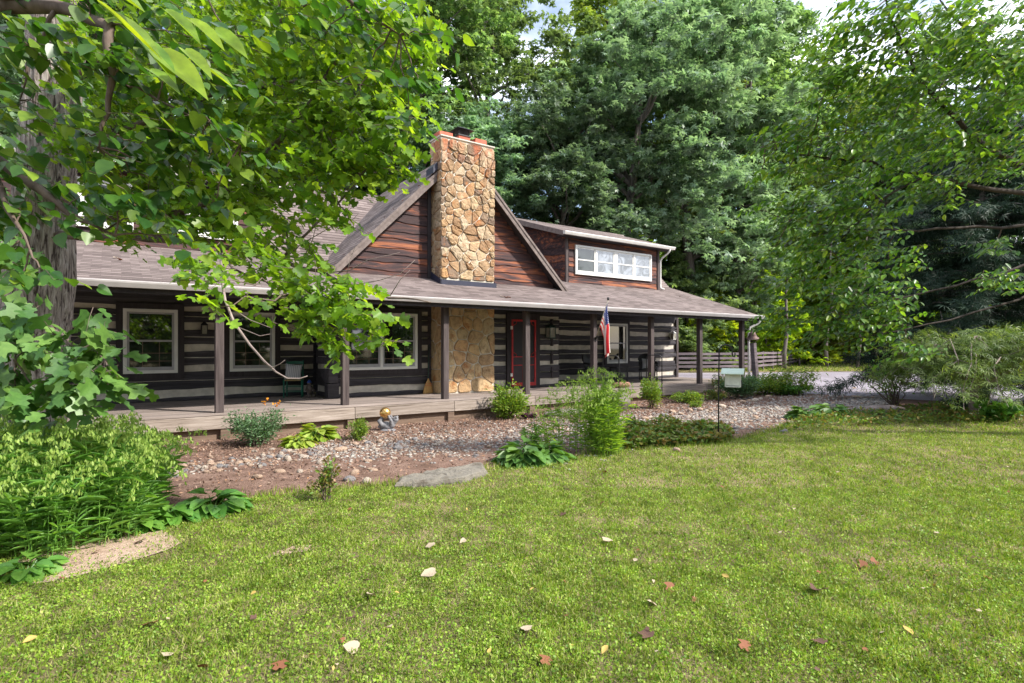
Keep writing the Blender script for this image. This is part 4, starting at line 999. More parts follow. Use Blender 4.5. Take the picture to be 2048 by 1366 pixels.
# ---- generic blob canopy near the camera
def canopy(sc_, blobs, tmpls, leaf, cover, r, outv, droop=-.5, flat=.75, outw=.7, jit=None):
    for (px, py, d, rp) in blobs:
        c = at(px, py, d); rad = rp * d / F; lp = leaf * F / d; n = int(cover * math.pi * rp * rp / (.33 * lp * lp))
        P = ell(n, c, (rad, rad, rad * .8), r, .1)
        k = len(P) // len(tmpls) + 1
        for i, tm in enumerate(tmpls):
            Q = P[i * k:(i + 1) * k]; n_ = len(Q)
            if jit is None: leafset(sc_, tm, Q, leaf, r, outv, outw, droop, flat)
            else:
                d_ = r.normal(size=(n_, 3)) * jit + np.asarray(outv); d_[:, 2] = r.normal(size=n_) * .22 + droop
                sc_.add(tm, Q, d_, r.normal(size=(n_, 3)) * flat + UPV, leaf * r.uniform(.65, 1.3, n_))
def canopy_tw(sc_, mb_, blobs, tmpls, leaf, cover, r, outv, droop, per=9, gap=.6, side=.8, nj=.35, squash=.45, tr=.0028):
    """leaves set alternately along thin twigs that run outward in flat layers"""
    outv = np.asarray(outv)
    for (px, py, d, rp) in blobs:
        c = np.array(at(px, py, d)); rad = rp * d / F; lp = leaf * F / d; nt = max(2, int(cover * math.pi * rp * rp / (.33 * lp * lp) / per))
        st = ell(nt, c, (rad, rad, rad * .85), r, .1)
        dd = r.normal(size=(nt, 3)) * .55 + outv; dd[:, 2] = r.normal(size=nt) * .15 + droop * .6; dd = norm(dd); L = leaf * gap * per
        sidev = norm(np.cross(dd, UPV))
        for q in range(0, nt, 2):
            e = st[q] + dd[q] * L * .5; b_ = st[q] - dd[q] * L * .5; mid = (e + b_) / 2 + UPV * L * .06
            mb_.tube([b_, mid, e], [tr * 1.5, tr, tr * .5], 4, False)
        for k in range(per):
            u = k / (per - 1) - .5; sg = 1 if k % 2 else -1
            P = st + dd * (L * u) + UPV * (L * .06 * (1 - 4 * u * u)) + sidev * (sg * leaf * .12) + r.normal(size=(nt, 3)) * leaf * .12
            D = dd * (.55 + .5 * (u > .35)) + sidev * sg * side * (1 - .7 * (u > .4)) + r.normal(size=(nt, 3)) * .22; D[:, 2] = D[:, 2] * .5 + droop + r.normal(size=nt) * .12
            N = r.normal(size=(nt, 3)) * nj + UPV
            sc_.add(tmpls[(k) % len(tmpls)], P, D, N, leaf * r.uniform(.65, 1.2, nt))
def twigs(mb_, blobs, path_pts, r, per=4, r0=.010):
    for (px, py, d, rp) in blobs:
        c = at(px, py, d); q = min(path_pts, key=lambda p: (p - c).length); rad = rp * d / F
        mb_.tube(wob(q, c, 5, .05, r), [r0 * 1.6, r0 * 1.4, r0 * 1.2, r0, r0 * .8, r0 * .6], 5, False)
        for _ in range(per):
            e = c + Vector(r.normal(size=3)).normalized() * rad * r.uniform(.7, 1.05)
            mb_.tube(wob(c, e, 3, .07, r), [r0 * .6, r0 * .45, r0 * .3, r0 * .2], 4, False)
RIGHT = np.array([UX, -UY, 0]); FWD = np.array([UY, UX, 0])

# ---- the big tulip tree at the left
def tulip_tree():
    r = np.random.default_rng(5); D = 8.2
    t = empty('tulip_tree', gd(62, D), 0, 'big tulip tree with thick furrowed grey trunk in front of the left porch', 'tree')
    base = Vector(t.location)
    L = lambda v: Vector(v) - base
    m = MB(); prof = [(1010, 58, 70), (940, 58, 60), (860, 62, 54), (760, 66, 55), (640, 72, 57), (560, 80, 57), (440, 84, 50), (300, 97, 47), (150, 110, 46), (0, 118, 47), (-200, 125, 43), (-500, 135, 36)]
    fine = []
    for i in range(len(prof) - 1):
        for k in range(4):
            f_ = k / 4; fine.append(tuple(prof[i][j] * (1 - f_) + prof[i + 1][j] * f_ for j in range(3)))
    pts = [L(at(px, py, D)) for py, px, w_ in fine]; pts[0].z = min(pts[0].z, -.3)
    n = 64; vs = []; fs = []
    for i, (p, q) in enumerate(zip(pts, fine)):
        rad = q[2] * D / F
        for k in range(n):
            a = 2 * math.pi * k / n
            fl = 1 + .035 * math.sin(a * 15 + math.sin(p.z * 3.1) * 1.6 + p.z * .7) + .03 * math.sin(a * 23 - p.z * 1.3 + 2 * math.sin(p.z * 5)) + .02 * math.sin(a * 5 + p.z * 2) + r.normal() * .008
            vs.append((p.x + math.cos(a) * rad * fl, p.y + math.sin(a) * rad * fl, p.z))
    for i in range(len(pts) - 1):
        for k in range(n): k2 = (k + 1) % n; fs.append((i * n + k, i * n + k2, (i + 1) * n + k2, (i + 1) * n + k))
    m.add(vs, fs); m.build('trunk', M['bark'], t, smooth=True)
    lb = MB(); allp = []
    def limb(path, r0, r1):
        P = [at(*p) for p in path]; out = []
        for a, b in zip(P[:-1], P[1:]):
            for k in range(3): out.append(a.lerp(b, k / 3) + Vector(r.normal(size=3)) * .012)
        out.append(P[-1]); allp.extend(out); n_ = len(out)
        lb.tube([L(p) for p in out], [r0 + (r1 - r0) * (i / (n_ - 1)) ** .8 for i in range(n_)], 8)
    limb([(110,470,8.1),(220,475,7.8),(330,478,7.4),(440,492,7.0),(560,520,6.7),(680,560,6.4),(780,592,6.2),(862,605,6.1)], .060, .006)
    limb([(100,395,8.2),(230,430,7.6),(330,440,7.2),(420,400,7.0),(520,330,6.8),(600,230,6.7),(680,110,6.6),(720,20,6.6),(740,-60,6.6)], .07, .012)
    limb([(110,150,8.2),(260,120,7.6),(420,100,7.2),(560,40,6.9),(700,-40,6.8)], .07, .015)
    limb([(120,300,8.2),(280,250,7.4),(450,180,7.0),(600,160,6.6),(760,170,6.3)], .05, .008)
    limb([(560,520,6.7),(640,440,6.5),(690,390,6.4),(740,330,6.3),(790,290,6.2)], .018, .005)
    limb([(440,492,7.0),(470,540,6.0),(560,575,5.8),(660,620,5.6),(740,660,5.5)], .016, .004)
    limb([(90,640,8.0),(110,660,6.6),(150,690,5.6),(210,720,5.3)], .03, .006)
    limb([(60,600,8.0),(40,650,6.4),(30,720,5.4)], .03, .006)
    blobs = [(720,40,6.5,110),(820,60,6.4,60),(600,60,6.9,120),(470,40,7.2,120),(350,20,7.4,110),(780,150,6.2,75),(690,170,6.4,105),(570,180,6.7,115),(440,170,7,110),(320,170,7.2,100),(835,120,6.2,40),
             (770,250,6.1,75),(660,280,6.4,100),(545,290,6.7,100),(430,270,7,90),(720,345,6.2,70),(620,360,6.4,75),(790,320,6.1,45),(510,370,6.8,70),(220,250,7.4,110),(210,100,7.4,110),
             (560,430,6.7,60),(470,410,7.0,60),(640,430,6.3,40),(700,440,6.3,26),(560,480,6.4,42),(480,500,6.4,40),(400,470,6.8,50),(330,420,7.0,60),(620,500,6.3,35),
             (560,560,5.8,50),(640,585,5.6,60),(700,600,5.5,58),(620,640,5.5,50),(690,655,5.4,52),(745,650,5.4,34),(600,600,5.6,45),(765,690,5.4,18),(650,690,5.4,28),(520,530,5.9,45),
             (240,340,7.2,70),(330,340,7.2,70),(420,350,7.0,60),(300,400,7.2,60),(390,420,7.0,50),(220,420,7.4,50),(450,450,6.8,40),(250,470,7.2,35),(160,330,7.4,50),(440,560,5.2,36),(385,520,5.4,45),(430,615,5.0,26),(500,600,5.3,22),(360,560,5.2,25)]
    low = [(150,680,5.6,40),(20,640,5.8,40),(200,665,5.5,38),(120,725,5.4,60),(50,700,5.5,70),(205,690,5.4,30),(170,770,5.3,50),(90,800,5.4,60),(30,770,5.4,70),(225,740,5.2,24),(215,770,5.2,24),(150,820,5.3,45),(10,650,5.6,60),(-60,650,5.6,90),(-80,500,6.5,110),(-60,300,7,110)]
    S = Scatter(); out = RIGHT * .8 + FWD * -.1
    tw = MB(); canopy_tw(S, tw, blobs, [TULIP, TULIP2, TULIP], .100, 1.22, r, RIGHT * .7, -.42, 7, .6, .8, .42)
    # shift into the tree's own space
    for V in S.V: V -= np.array(base)
    S.build('crown', M['leaf_tulip'], t)
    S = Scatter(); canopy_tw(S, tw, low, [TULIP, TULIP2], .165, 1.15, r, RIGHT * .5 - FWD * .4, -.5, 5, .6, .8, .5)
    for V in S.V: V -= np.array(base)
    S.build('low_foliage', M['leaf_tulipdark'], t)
    twigs(tw, [b for b in blobs + low], allp, r, 3, .007)
    tw.v = [tuple(Vector(v) - base) for v in tw.v]
    lb.build('limb', M['twig'], t, smooth=True); tw.build('twig', M['twig'], t, smooth=True)
    bt = MB()
    def bare(path, r0, r1):
        P = [L(at(*p)) for p in path]; bt.tube(P, [r0 + (r1 - r0) * i / (len(P) - 1) for i in range(len(P))], 6)
    bare([(441,495,7.0),(444,560,5.6),(450,600,5.2),(468,645,5.05),(500,690,5.0),(528,722,4.95),(552,744,4.9),(575,757,4.9),(600,757,4.88),(615,752,4.88)], .016, .004)
    bare([(528,722,4.95),(545,735,4.9),(560,728,4.88),(570,720,4.86)], .006, .002); bare([(500,690,5.0),(520,712,4.95),(545,738,4.9)], .004, .002)
    bare([(478,655,5.05),(520,672,5.0),(540,668,5.0)], .005, .002); bare([(452,610,5.2),(500,640,5.2),(540,655,5.1)], .006, .002)
    bare([(780,592,6.2),(800,560,6.15),(820,540,6.1)], .006, .002); bare([(700,572,6.35),(760,560,6.3),(800,548,6.2),(830,520,6.2)], .007, .002)
    bare([(640,548,6.5),(700,540,6.4),(735,520,6.3),(800,505,6.2)], .007, .002); bare([(600,530,6.6),(625,480,6.5),(640,420,6.4)], .007, .002)
    bare([(690,565,6.4),(700,520,6.3),(712,490,6.3)], .005, .002); bare([(560,525,6.6),(600,490,6.5),(660,455,6.4),(720,400,6.3)], .009, .002)
    bt.build('bare_twig', M['twigpale'], t, smooth=True)
tulip_tree()

# ---- the redbud whose branches reach in at the upper left
def redbud():
    r = np.random.default_rng(15); p0 = gd(-560, 3.4)
    t = empty('redbud_tree', p0, 0, 'redbud with glossy heart-shaped leaves reaching in at the upper left', 'tree'); base = Vector(p0)
    L = lambda v: Vector(v) - base
    m = MB(); top = at(-520, 150, 3.3)
    m.tube([Vector((0,0,-.2)), Vector((.02,.03,.8)), L(at(-540, 420, 3.35)), L(top)], [.11, .09, .08, .06], 12); m.build('trunk', M['bark'], t, smooth=True)
    lb = MB(); allp = []
    def limb(path, r0, r1):
        P = [at(*p) for p in path]; out = []
        for a, b in zip(P[:-1], P[1:]):
            for k in range(3): out.append(a.lerp(b, k / 3) + Vector(r.normal(size=3)) * .006)
        out.append(P[-1]); allp.extend(out); n_ = len(out)
        lb.tube([L(p) for p in out], [r0 + (r1 - r0) * (i / (n_ - 1)) for i in range(n_)], 7)
    limb([(-520,150,3.3),(-300,60,3.0),(-60,20,2.8),(120,10,2.7),(215,50,2.6),(222,150,2.6),(212,230,2.6),(198,295,2.6)], .05, .004)
    limb([(222,150,2.6),(280,180,2.65),(380,230,2.7),(480,290,2.8)], .008, .003)
    limb([(-520,150,3.3),(-260,220,3.0),(-40,300,2.8),(80,380,2.7),(160,440,2.7),(230,470,2.7)], .045, .004)
    limb([(-60,20,2.8),(150,-60,2.6),(400,-80,2.7),(640,-40,3.0),(740,30,3.1),(800,70,3.1)], .03, .004)
    limb([(-40,300,2.8),(20,420,2.6),(60,500,2.5)], .02, .004)
    limb([(120,10,2.7),(60,100,2.7),(40,200,2.7)], .012, .003)
    blobs = [(40,60,2.8,90),(60,200,2.7,90),(40,330,2.7,80),(40,430,2.6,55),(20,500,2.5,40),(140,120,2.7,80),(170,270,2.7,55),(150,400,2.7,45),
             (250,130,2.6,80),(300,200,2.65,80),(260,280,2.65,60),(350,130,2.7,70),(380,230,2.7,70),(330,60,2.6,70),(430,290,2.75,60),(250,390,2.7,70),(200,460,2.7,45),(340,340,2.8,45),(440,180,2.8,60),(480,340,2.9,35),(300,420,2.9,40),(460,90,2.8,60),(180,20,2.6,70),(300,360,2.75,55),(220,340,2.7,55),(380,330,2.8,50),(340,470,2.85,30),(420,410,2.9,35),(90,560,2.5,30),(30,570,2.5,30),
             (700,30,3.1,60),(760,70,3.1,55),(820,60,3.1,40),(870,65,3.1,30),(640,80,3.1,50),(780,150,3.1,45),(840,170,3.1,25),(560,20,3.0,60),(720,170,3.1,40),(820,240,3.1,22),(-80,200,2.8,120),(-80,420,2.7,90)]
    S = Scatter(); tw = MB(); canopy_tw(S, tw, blobs, [HEART, HEART2], .072, .95, r, RIGHT * 1.0, -.45, 7, .62, .6, .32, tr=.0016)
    # a few leaves hanging right in front of the camera
    near = [(215,20,.95),(262,66,.98),(318,105,1.0),(190,-40,.95),(380,40,1.3),(430,60,1.4),(330,20,1.2),(300,140,1.5),(370,100,1.5),(410,135,1.7)]
    P = np.array([tuple(at(*q)) for q in near]); n = len(P)
    N_ = Scatter(); N_.add(([(v[0], v[1] * .62, v[2]) for v in HEART[0]], HEART[1]), P, np.tile(RIGHT * 1.0 + np.array([0,0,-.62]), (n, 1)) + r.normal(size=(n, 3)) * .08, np.tile(UPV * .8 - FWD * .25, (n, 1)) + r.normal(size=(n, 3)) * .12, np.array([.115,.12,.11,.1,.1,.1,.1,.1,.1,.1]))
    for V in S.V: V -= np.array(base)
    for V in N_.V: V -= np.array(base)
    S.build('crown', M['leaf_redbud'], t); nl_ = N_.build('leaf_spray', M['leaf_sunglow'], t); nl_['label'] = 'spotted yellow-green leaves hanging close by'
    twigs(tw, blobs, allp, r, 3, .0035)
    tw.v = [tuple(Vector(v) - base) for v in tw.v]
    lb.build('limb', M['twig'], t, smooth=True); tw.build('twig', M['twig'], t, smooth=True)
redbud()

# ---- the big elm-like tree at the right
def right_tree():
    r = np.random.default_rng(31); p0 = gd(2230, 10.2)
    t = empty('elm_tree', p0, 0, 'spreading bright green tree with layered branches at the right edge', 'tree'); base = Vector(p0)
    L = lambda v: Vector(v) - base
    m = MB(); m.tube([Vector((0,0,-.2)), Vector((.02,.03,1.2)), L(at(2200, 380, 10.1)), L(at(2180, 200, 10)), L(at(2120, -150, 9.8))], [.24, .2, .17, .13, .08], 14); m.build('trunk', M['bark'], t, smooth=True)
    lb = MB(); allp = []
    def limb(path, r0, r1):
        P = [at(*p) for p in path]; out = []
        for a, b in zip(P[:-1], P[1:]):
            for k in range(3): out.append(a.lerp(b, k / 3) + Vector(r.normal(size=3)) * .02)
        out.append(P[-1]); allp.extend(out); n_ = len(out)
        lb.tube([L(p) for p in out], [r0 + (r1 - r0) * (i / (n_ - 1)) for i in range(n_)], 7)
    limb([(2200,380,10.1),(2048,335,9.5),(1960,285,9.0),(1890,215,8.6),(1830,150,8.3),(1790,60,8.1),(1760,-30,8)], .06, .010)
    limb([(2200,400,10.1),(2060,385,9.5),(1950,375,9.2),(1850,350,8.9),(1740,325,8.6),(1620,310,8.3),(1530,300,8.1)], .05, .006)
    limb([(2200,440,10.1),(2080,450,9.8),(1960,455,9.5),(1830,460,9.2),(1700,455,9.0),(1580,440,8.8)], .035, .006)
    limb([(2200,480,10.1),(2080,520,10),(1950,560,9.9),(1830,590,9.8),(1720,610,9.8),(1600,640,9.7)], .03, .005)
    limb([(2180,200,10),(2060,140,9.2),(1950,80,8.6),(1880,0,8.2)], .06, .01)
    limb([(2180,520,10.1),(2040,600,9.6),(1900,640,9.6),(1760,670,9.7),(1640,685,9.8)], .024, .005)
    limb([(1850,350,8.9),(1760,400,8.8),(1680,480,9),(1600,540,9.1)], .02, .004)
    blobs = [(1740,30,7.9,80),(1850,40,8,90),(1960,50,8.2,90),(2050,80,8.6,90),(1690,100,7.9,65),(1790,130,8,85),(1900,150,8.3,90),(2010,180,8.8,90),(1720,190,8,75),(1830,230,8.4,85),(1660,160,7.9,40),
             (1940,260,8.8,80),(2040,290,9.2,80),(1640,250,8.1,45),(1740,280,8.3,80),(1600,270,8.1,45),(1840,330,8.7,75),(1550,285,8.1,35),(1650,320,8.3,60),(1570,350,8.3,38),(1520,360,8.3,20),
             (1740,370,8.6,55),(1690,400,8.7,40),(1640,440,8.8,55),(1740,450,9,60),(1580,440,8.8,42),(1530,420,8.8,22),
             (1600,510,9,55),(1680,520,9.1,60),(1770,530,9.4,60),(1540,500,9,28),(1620,580,9.4,60),(1700,590,9.5,60),(1560,570,9.4,35),(1790,600,9.7,55),(1530,620,9.6,22),
             (1640,645,9.7,45),(1730,650,9.7,45),(1580,640,9.7,35),(1700,690,9.8,28),(1780,690,9.8,30),(1545,650,9.7,16),(1800,640,9.7,45),(1680,640,9.7,45),(1620,690,9.7,22),(1880,380,9.0,55),(1980,330,9.2,55),(2040,200,9,70),(1590,400,8.8,35),(1830,700,9.8,30),(2000,560,9.7,45),(1990,500,9.7,30),(2140,100,9.2,100),(2150,300,9.7,100),]
    S = Scatter(); tw = MB(); canopy_tw(S, tw, blobs, [OVAL2, OVAL], .115, 1.75, r, -RIGHT * .9, -.30, 10, .42, .7, .28, tr=.003)
    for V in S.V: V -= np.array(base)
    S.build('crown', M['leaf_right'], t)
    twigs(tw, blobs, allp, r, 2, .007)
    tw.v = [tuple(Vector(v) - base) for v in tw.v]
    lb.build('limb', M['limbdark'], t, smooth=True); tw.build('twig', M['twig'], t, smooth=True)
right_tree()

# ---- dark conifer
def conifer():
    r = np.random.default_rng(41); p0 = gd(1965, 15.6); t = empty('spruce_tree', p0, 0, 'dark blue-green conifer with drooping boughs behind the weeping maple', 'tree')
    h = 8.2; m = MB(); m.tube([(0,0,-.2),(.03,0,h*.5),(0,.03,h)], [.17,.11,.02], 10)
    S = Scatter()
    for k in range(120):
        z = .6 + (h - .9) * (k / 120) ** 1.05; rr = 3.7 * (1 - z / h) ** .6 * r.uniform(.75, 1.1) + .15; a = r.random() * 6.283
        e = Vector((math.cos(a) * rr, math.sin(a) * rr, z - .16 * rr + r.uniform(-.1, .1)))
        mid = Vector((e.x * .5, e.y * .5, z + .06)); m.tube([(0,0,z), mid, e], [.03,.02,.006], 5, False)
        n = int(190 * rr / 2 + 20); tt = r.random(n) ** .7; P = np.array([tuple(Vector((0,0,z)).lerp(mid, x * 2) if x < .5 else mid.lerp(e, x * 2 - 1)) for x in tt])
        P += r.normal(size=P.shape) * np.array([.20,.20,.07]); out = np.array([math.cos(a), math.sin(a), 0])
        leafset(S, PALMATE, P, .20, r, out, .9, -.5, .8)
    m.build('trunk', M['barkdark'], t, smooth=True); S.build('crown', M['leaf_conif'], t)
conifer()

# ---- weeping threadleaf maple
def maple():
    r = np.random.default_rng(51); p0 = gd(1948, 13.0); t = empty('weeping_maple', p0, 0, 'low weeping threadleaf maple with tangled grey branches on the right lawn edge', 'tree')
    m = MB(); m.tube([(0,0,-.1),(.03,0,.25),(-.02,.02,.5),(.05,0,.75)], [.14,.11,.10,.09], 10); S = Scatter()
    for k in range(54):
        a = r.random() * 6.283; rr = r.uniform(.9, 2.35); z1 = r.uniform(1.45, 2.05) - .10 * rr; e = Vector((math.cos(a) * rr * 1.05, math.sin(a) * rr * .9, max(.22, z1 - .36 * rr ** 1.6 + r.uniform(-.15, .2))))
        p1 = Vector((math.cos(a) * rr * .3, math.sin(a) * rr * .3, 1.05 + r.uniform(-.1, .25))); p2 = Vector((math.cos(a) * rr * .65, math.sin(a) * rr * .65, z1))
        path = wob((.03,0,.65), p1, 3, .08, r) + wob(p1, p2, 3, .08, r)[1:] + wob(p2, e, 3, .06, r)[1:]
        m.tube(path, [.05,.042,.036,.03,.026,.022,.017,.012,.009,.005], 6, False)
        for _ in range(5):
            q = path[int(r.integers(4, 9))]; f = q + Vector((r.normal() * .35, r.normal() * .35, r.uniform(-.35, .15))); m.tube(wob(q, f, 3, .12, r), [.009,.007,.005,.003], 4, False)
            n = 15; P = np.array([tuple(q.lerp(f, x)) for x in r.random(n)]) + r.normal(size=(n, 3)) * np.array([.16,.16,.06]); P[:, 2] += .10
            leafset(S, PALMATE, P, .15, r, np.array([math.cos(a), math.sin(a), 0]), 1.1, -.45, .7)
        n = 55; P = np.array([tuple(p2.lerp(e, x)) for x in r.random(n)]) + r.normal(size=(n, 3)) * np.array([.17,.17,.05]); P[:, 2] += .10
        leafset(S, PALMATE, P, .15, r, np.array([math.cos(a), math.sin(a), 0]), 1.1, -.45, .8)
    m.build('trunk', M['twigpale'], t, smooth=True); S.build('crown', M['leaf_acer'], t)
maple()

# ---- shrubs
def shrub(name, loc, w_, h, n, leaf, tm, mat, label, cat='shrub', seed=1, stems=9, low=.15, up=.2, twm='twig', group=None, lean=(0, 0), depth=None, shell=.25, stemr=.008):
    r = np.random.default_rng(seed); t = empty(name, loc, 0, label, cat, group); m = MB(); S = Scatter(); dy = (depth or w_) / 2
    tips = []
    for k in range(stems):
        a = r.random() * 6.283; q = math.sqrt(r.random()); tip = Vector((math.cos(a) * w_ / 2 * q * .9 + lean[0], math.sin(a) * dy * q * .9 + lean[1], h * r.uniform(.6, .98) * (1 - .35 * q * q)))
        P = wob((r.normal() * .03, r.normal() * .03, -.03), tip, 5, .05, r); m.tube(P, [stemr * x for x in (1.3, 1.1, .9, .7, .5, .3)], 5, False); tips.append(P)
        for _ in range(3):
            q_ = P[int(r.integers(2, 5))]; f = q_ + Vector((r.normal() * w_ * .12, r.normal() * w_ * .12, abs(r.normal()) * h * .14)); m.tube([q_, f], [stemr * .5, stemr * .2], 4, False); tips.append([q_, q_, q_, q_, q_.lerp(f, .5), f])
    per = n // len(tips) + 1
    for P in tips:
        i0 = 5 - np.minimum(4.99, np.abs(r.normal(size=per)) * 2.2 * (1 - low) + 0.01); pts = np.array([tuple(P[int(x)].lerp(P[min(5, int(x) + 1)], x - int(x))) for x in i0])
        pts += r.normal(size=pts.shape) * np.array([w_ * .07, dy * .14, h * .06]); pts[:, 2] = np.maximum(pts[:, 2], .02)
        out = norm(pts - np.array([0, 0, h * .2])); leafset(S, tm, pts, leaf, r, out, 1.0, up, .55)
    m.build('stem', M[twm], t, smooth=True); S.build('foliage', M[mat] if isinstance(mat, str) else mat, t)
    return t
s1 = shrub('flowering_shrub', gnd(512, 893), 1.15, .78, 3600, .055, DIAM, 'leaf_shrub', 'loose blue-green shrub with a few orange blossoms against the porch edge', seed=61, stems=16)
S = Scatter(); r = np.random.default_rng(3); pts = np.array([[.12,-.05,.80],[.16,-.02,.84],[.30,-.1,.74],[.34,-.08,.77],[.36,-.05,.72],[.14,-.03,.76]])
for _ in range(3): leafset(S, OVAL, pts + r.normal(size=pts.shape) * .015, .06, r, None, 0, .3, .5)
S.build('blossom', M['petal'], s1)
shrub('spirea_bush', gnd(718, 880), .55, .45, 2200, .035, DIAM, 'leaf_lime', 'small fine-leaved green bush left of the golden ball statue', seed=62, stems=14)
shrub('laurel_bush', gnd(1020, 838), 1.05, .98, 2600, .085, DIAM, 'leaf_lime', 'dense leafy green bush in front of the red screen door', seed=63, stems=16)
shrub('azalea_bush', gnd(1303, 817), .72, 1.02, 1500, .075, DIAM, 'leaf_lime', 'upright open bush in front of the right porch steps', seed=64, stems=12)
shrub('low_green_bush', gnd(1375, 806), .95, .38, 1700, .05, OVAL, 'leaf_lime', 'low mounded yellow-green bush right of the upright bush', seed=65, stems=12)
shrub('low_green_bush', gnd(1428, 800), .8, .34, 1300, .05, OVAL, 'leaf_vine', 'low mounded green bush behind the shepherd hook', seed=66, stems=10)
shrub('low_green_bush', gnd(1395, 815), .5, .22, 600, .04, OVAL, 'leaf_lime', 'tiny lime bush at the rock border below the porch end', seed=166, stems=8)
shrub('garden_shrub', gnd(1482, 797), 1.35, .92, 3600, .06, OVAL, 'leaf_shrub', 'mixed green shrub right behind the hanging bird feeder', seed=67, stems=18)
shrub('garden_shrub', gnd(1530, 790), 1.7, .8, 3400, .06, OVAL, 'leaf_lime', 'yellow-green shrub around the foot of the bell post', seed=68, stems=18)
shrub('garden_shrub', gnd(1575, 789), 1.5, .45, 2400, .07, OVAL, 'leaf_hosta', 'low dark green shrub at the driveway corner', seed=69, stems=14)
shrub('garden_shrub', gnd(1440, 786), .8, .8, 1200, .05, OVAL, 'leaf_vine', 'thin shrub at the porch end left of the bird feeder', seed=70, stems=10)
shrub('goldenrod_plant', gnd(1592, 790), 1.9, 1.35, 900, .13, LANCE, 'leaf_lime', 'tall wispy yellow-green plant in front of the driveway', 'plant', seed=71, stems=16, up=-.2)
shrub('leafy_sapling', gnd(652, 1000), .34, .55, 260, .05, OVAL, 'leaf_vine', 'small twiggy sapling with sparse leaves at the lawn edge', 'sapling', seed=72, stems=10, twm='twig', low=.3, stemr=.006)
shrub('arching_bush', gnd(1792, 812), 1.7, 1.55, 620, .065, OVAL, 'leaf_hosta', 'open bush of dark arching canes between driveway and maple', seed=73, stems=20, lean=(-.35, .3), stemr=.014)
shrub('purple_plant', gnd(1057, 838), .35, .22, 260, .06, OVAL, 'purple', 'small purple-leaved plant beside the leafy bush', 'plant', seed=74, stems=7)
shrub('leafy_vine', gnd(1990, 842), .8, .6, 500, .10, HEART, 'leaf_hosta', 'broad-leaved blue-green plant climbing at the maple trunk', 'plant', seed=76, stems=9)
shrub('weed_clump', gnd(1060, 905), .45, .6, 330, .09, LANCE, 'leaf_oats', 'thin bright weeds at the left side of the tall grass', 'plant', seed=77, stems=8, up=.1)
d_ = shrub('dead_perennial', gnd(940, 848), .28, .26, 10, .02, DIAM, 'dry_pale', 'small clump of dry dead stems in the mulch by the porch', 'plant', seed=75, stems=16, twm='deadtwig', stemr=.005)

def rosette(name, loc, w_, h, n, leaf, mat, label, seed, tm=HOSTA):
    r = np.random.default_rng(seed); t = empty(name, loc, 0, label, 'plant', None); S = Scatter(); m = MB()
    a = r.random(n) * 6.283; q = np.sqrt(r.random(n)); P = np.stack([np.cos(a) * w_ * .28 * q, np.sin(a) * w_ * .28 * q, h * (.25 + .45 * r.random(n)) * (1 - q * .6)], 1)
    d = np.stack([np.cos(a), np.sin(a), .75 - q * .9], 1) + r.normal(size=(n, 3)) * .15
    S.add(tm, P, d, np.stack([-np.cos(a) * .2, -np.sin(a) * .2, np.ones(n)], 1) + r.normal(size=(n, 3)) * .15, leaf * r.uniform(.7, 1.2, n))
    for i in range(min(n, 30)): m.tube([(0, 0, -.02), tuple(P[i])], [.006, .004], 4, False)
    m.build('stem', M['leaf_hosta'], t); S.build('foliage', M[mat], t); return t
rosette('hosta_plant', gnd(634, 880), .75, .42, 90, .26, 'leaf_gold', 'larger yellow-green hosta by the porch footing', 81)
rosette('hosta_plant', gnd(598, 893), .62, .32, 80, .20, 'leaf_gold', 'smaller yellow hosta beside the blue-green shrub', 82)
rosette('hosta_plant', gnd(425, 1022), .80, .30, 90, .24, 'leaf_hosta', 'green hosta at the bed corner right of the tall sea oats', 83)
rosette('hosta_plant', gnd(345, 1040), .55, .26, 60, .20, 'leaf_hosta', 'pale green hosta at the foot of the sea oats', 84)
rosette('hosta_plant', gnd(270, 1058), .6, .30, 60, .21, 'leaf_hosta', 'hosta among the front stems of the sea oats', 85)
rosette('hosta_plant', gnd(50, 1150), .5, .22, 50, .16, 'leaf_hosta', 'hosta at the lower left edge below the sea oats', 86)
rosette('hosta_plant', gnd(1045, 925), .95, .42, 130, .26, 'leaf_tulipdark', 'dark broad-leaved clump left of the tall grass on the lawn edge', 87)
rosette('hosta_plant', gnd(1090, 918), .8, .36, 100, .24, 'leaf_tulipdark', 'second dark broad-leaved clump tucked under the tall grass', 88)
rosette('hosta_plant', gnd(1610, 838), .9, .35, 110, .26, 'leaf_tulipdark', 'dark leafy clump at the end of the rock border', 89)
rosette('hosta_plant', gnd(1665, 832), 1.1, .42, 120, .26, 'leaf_tulipdark', 'darkest broad-leaved clump beside the pale lying log', 90)

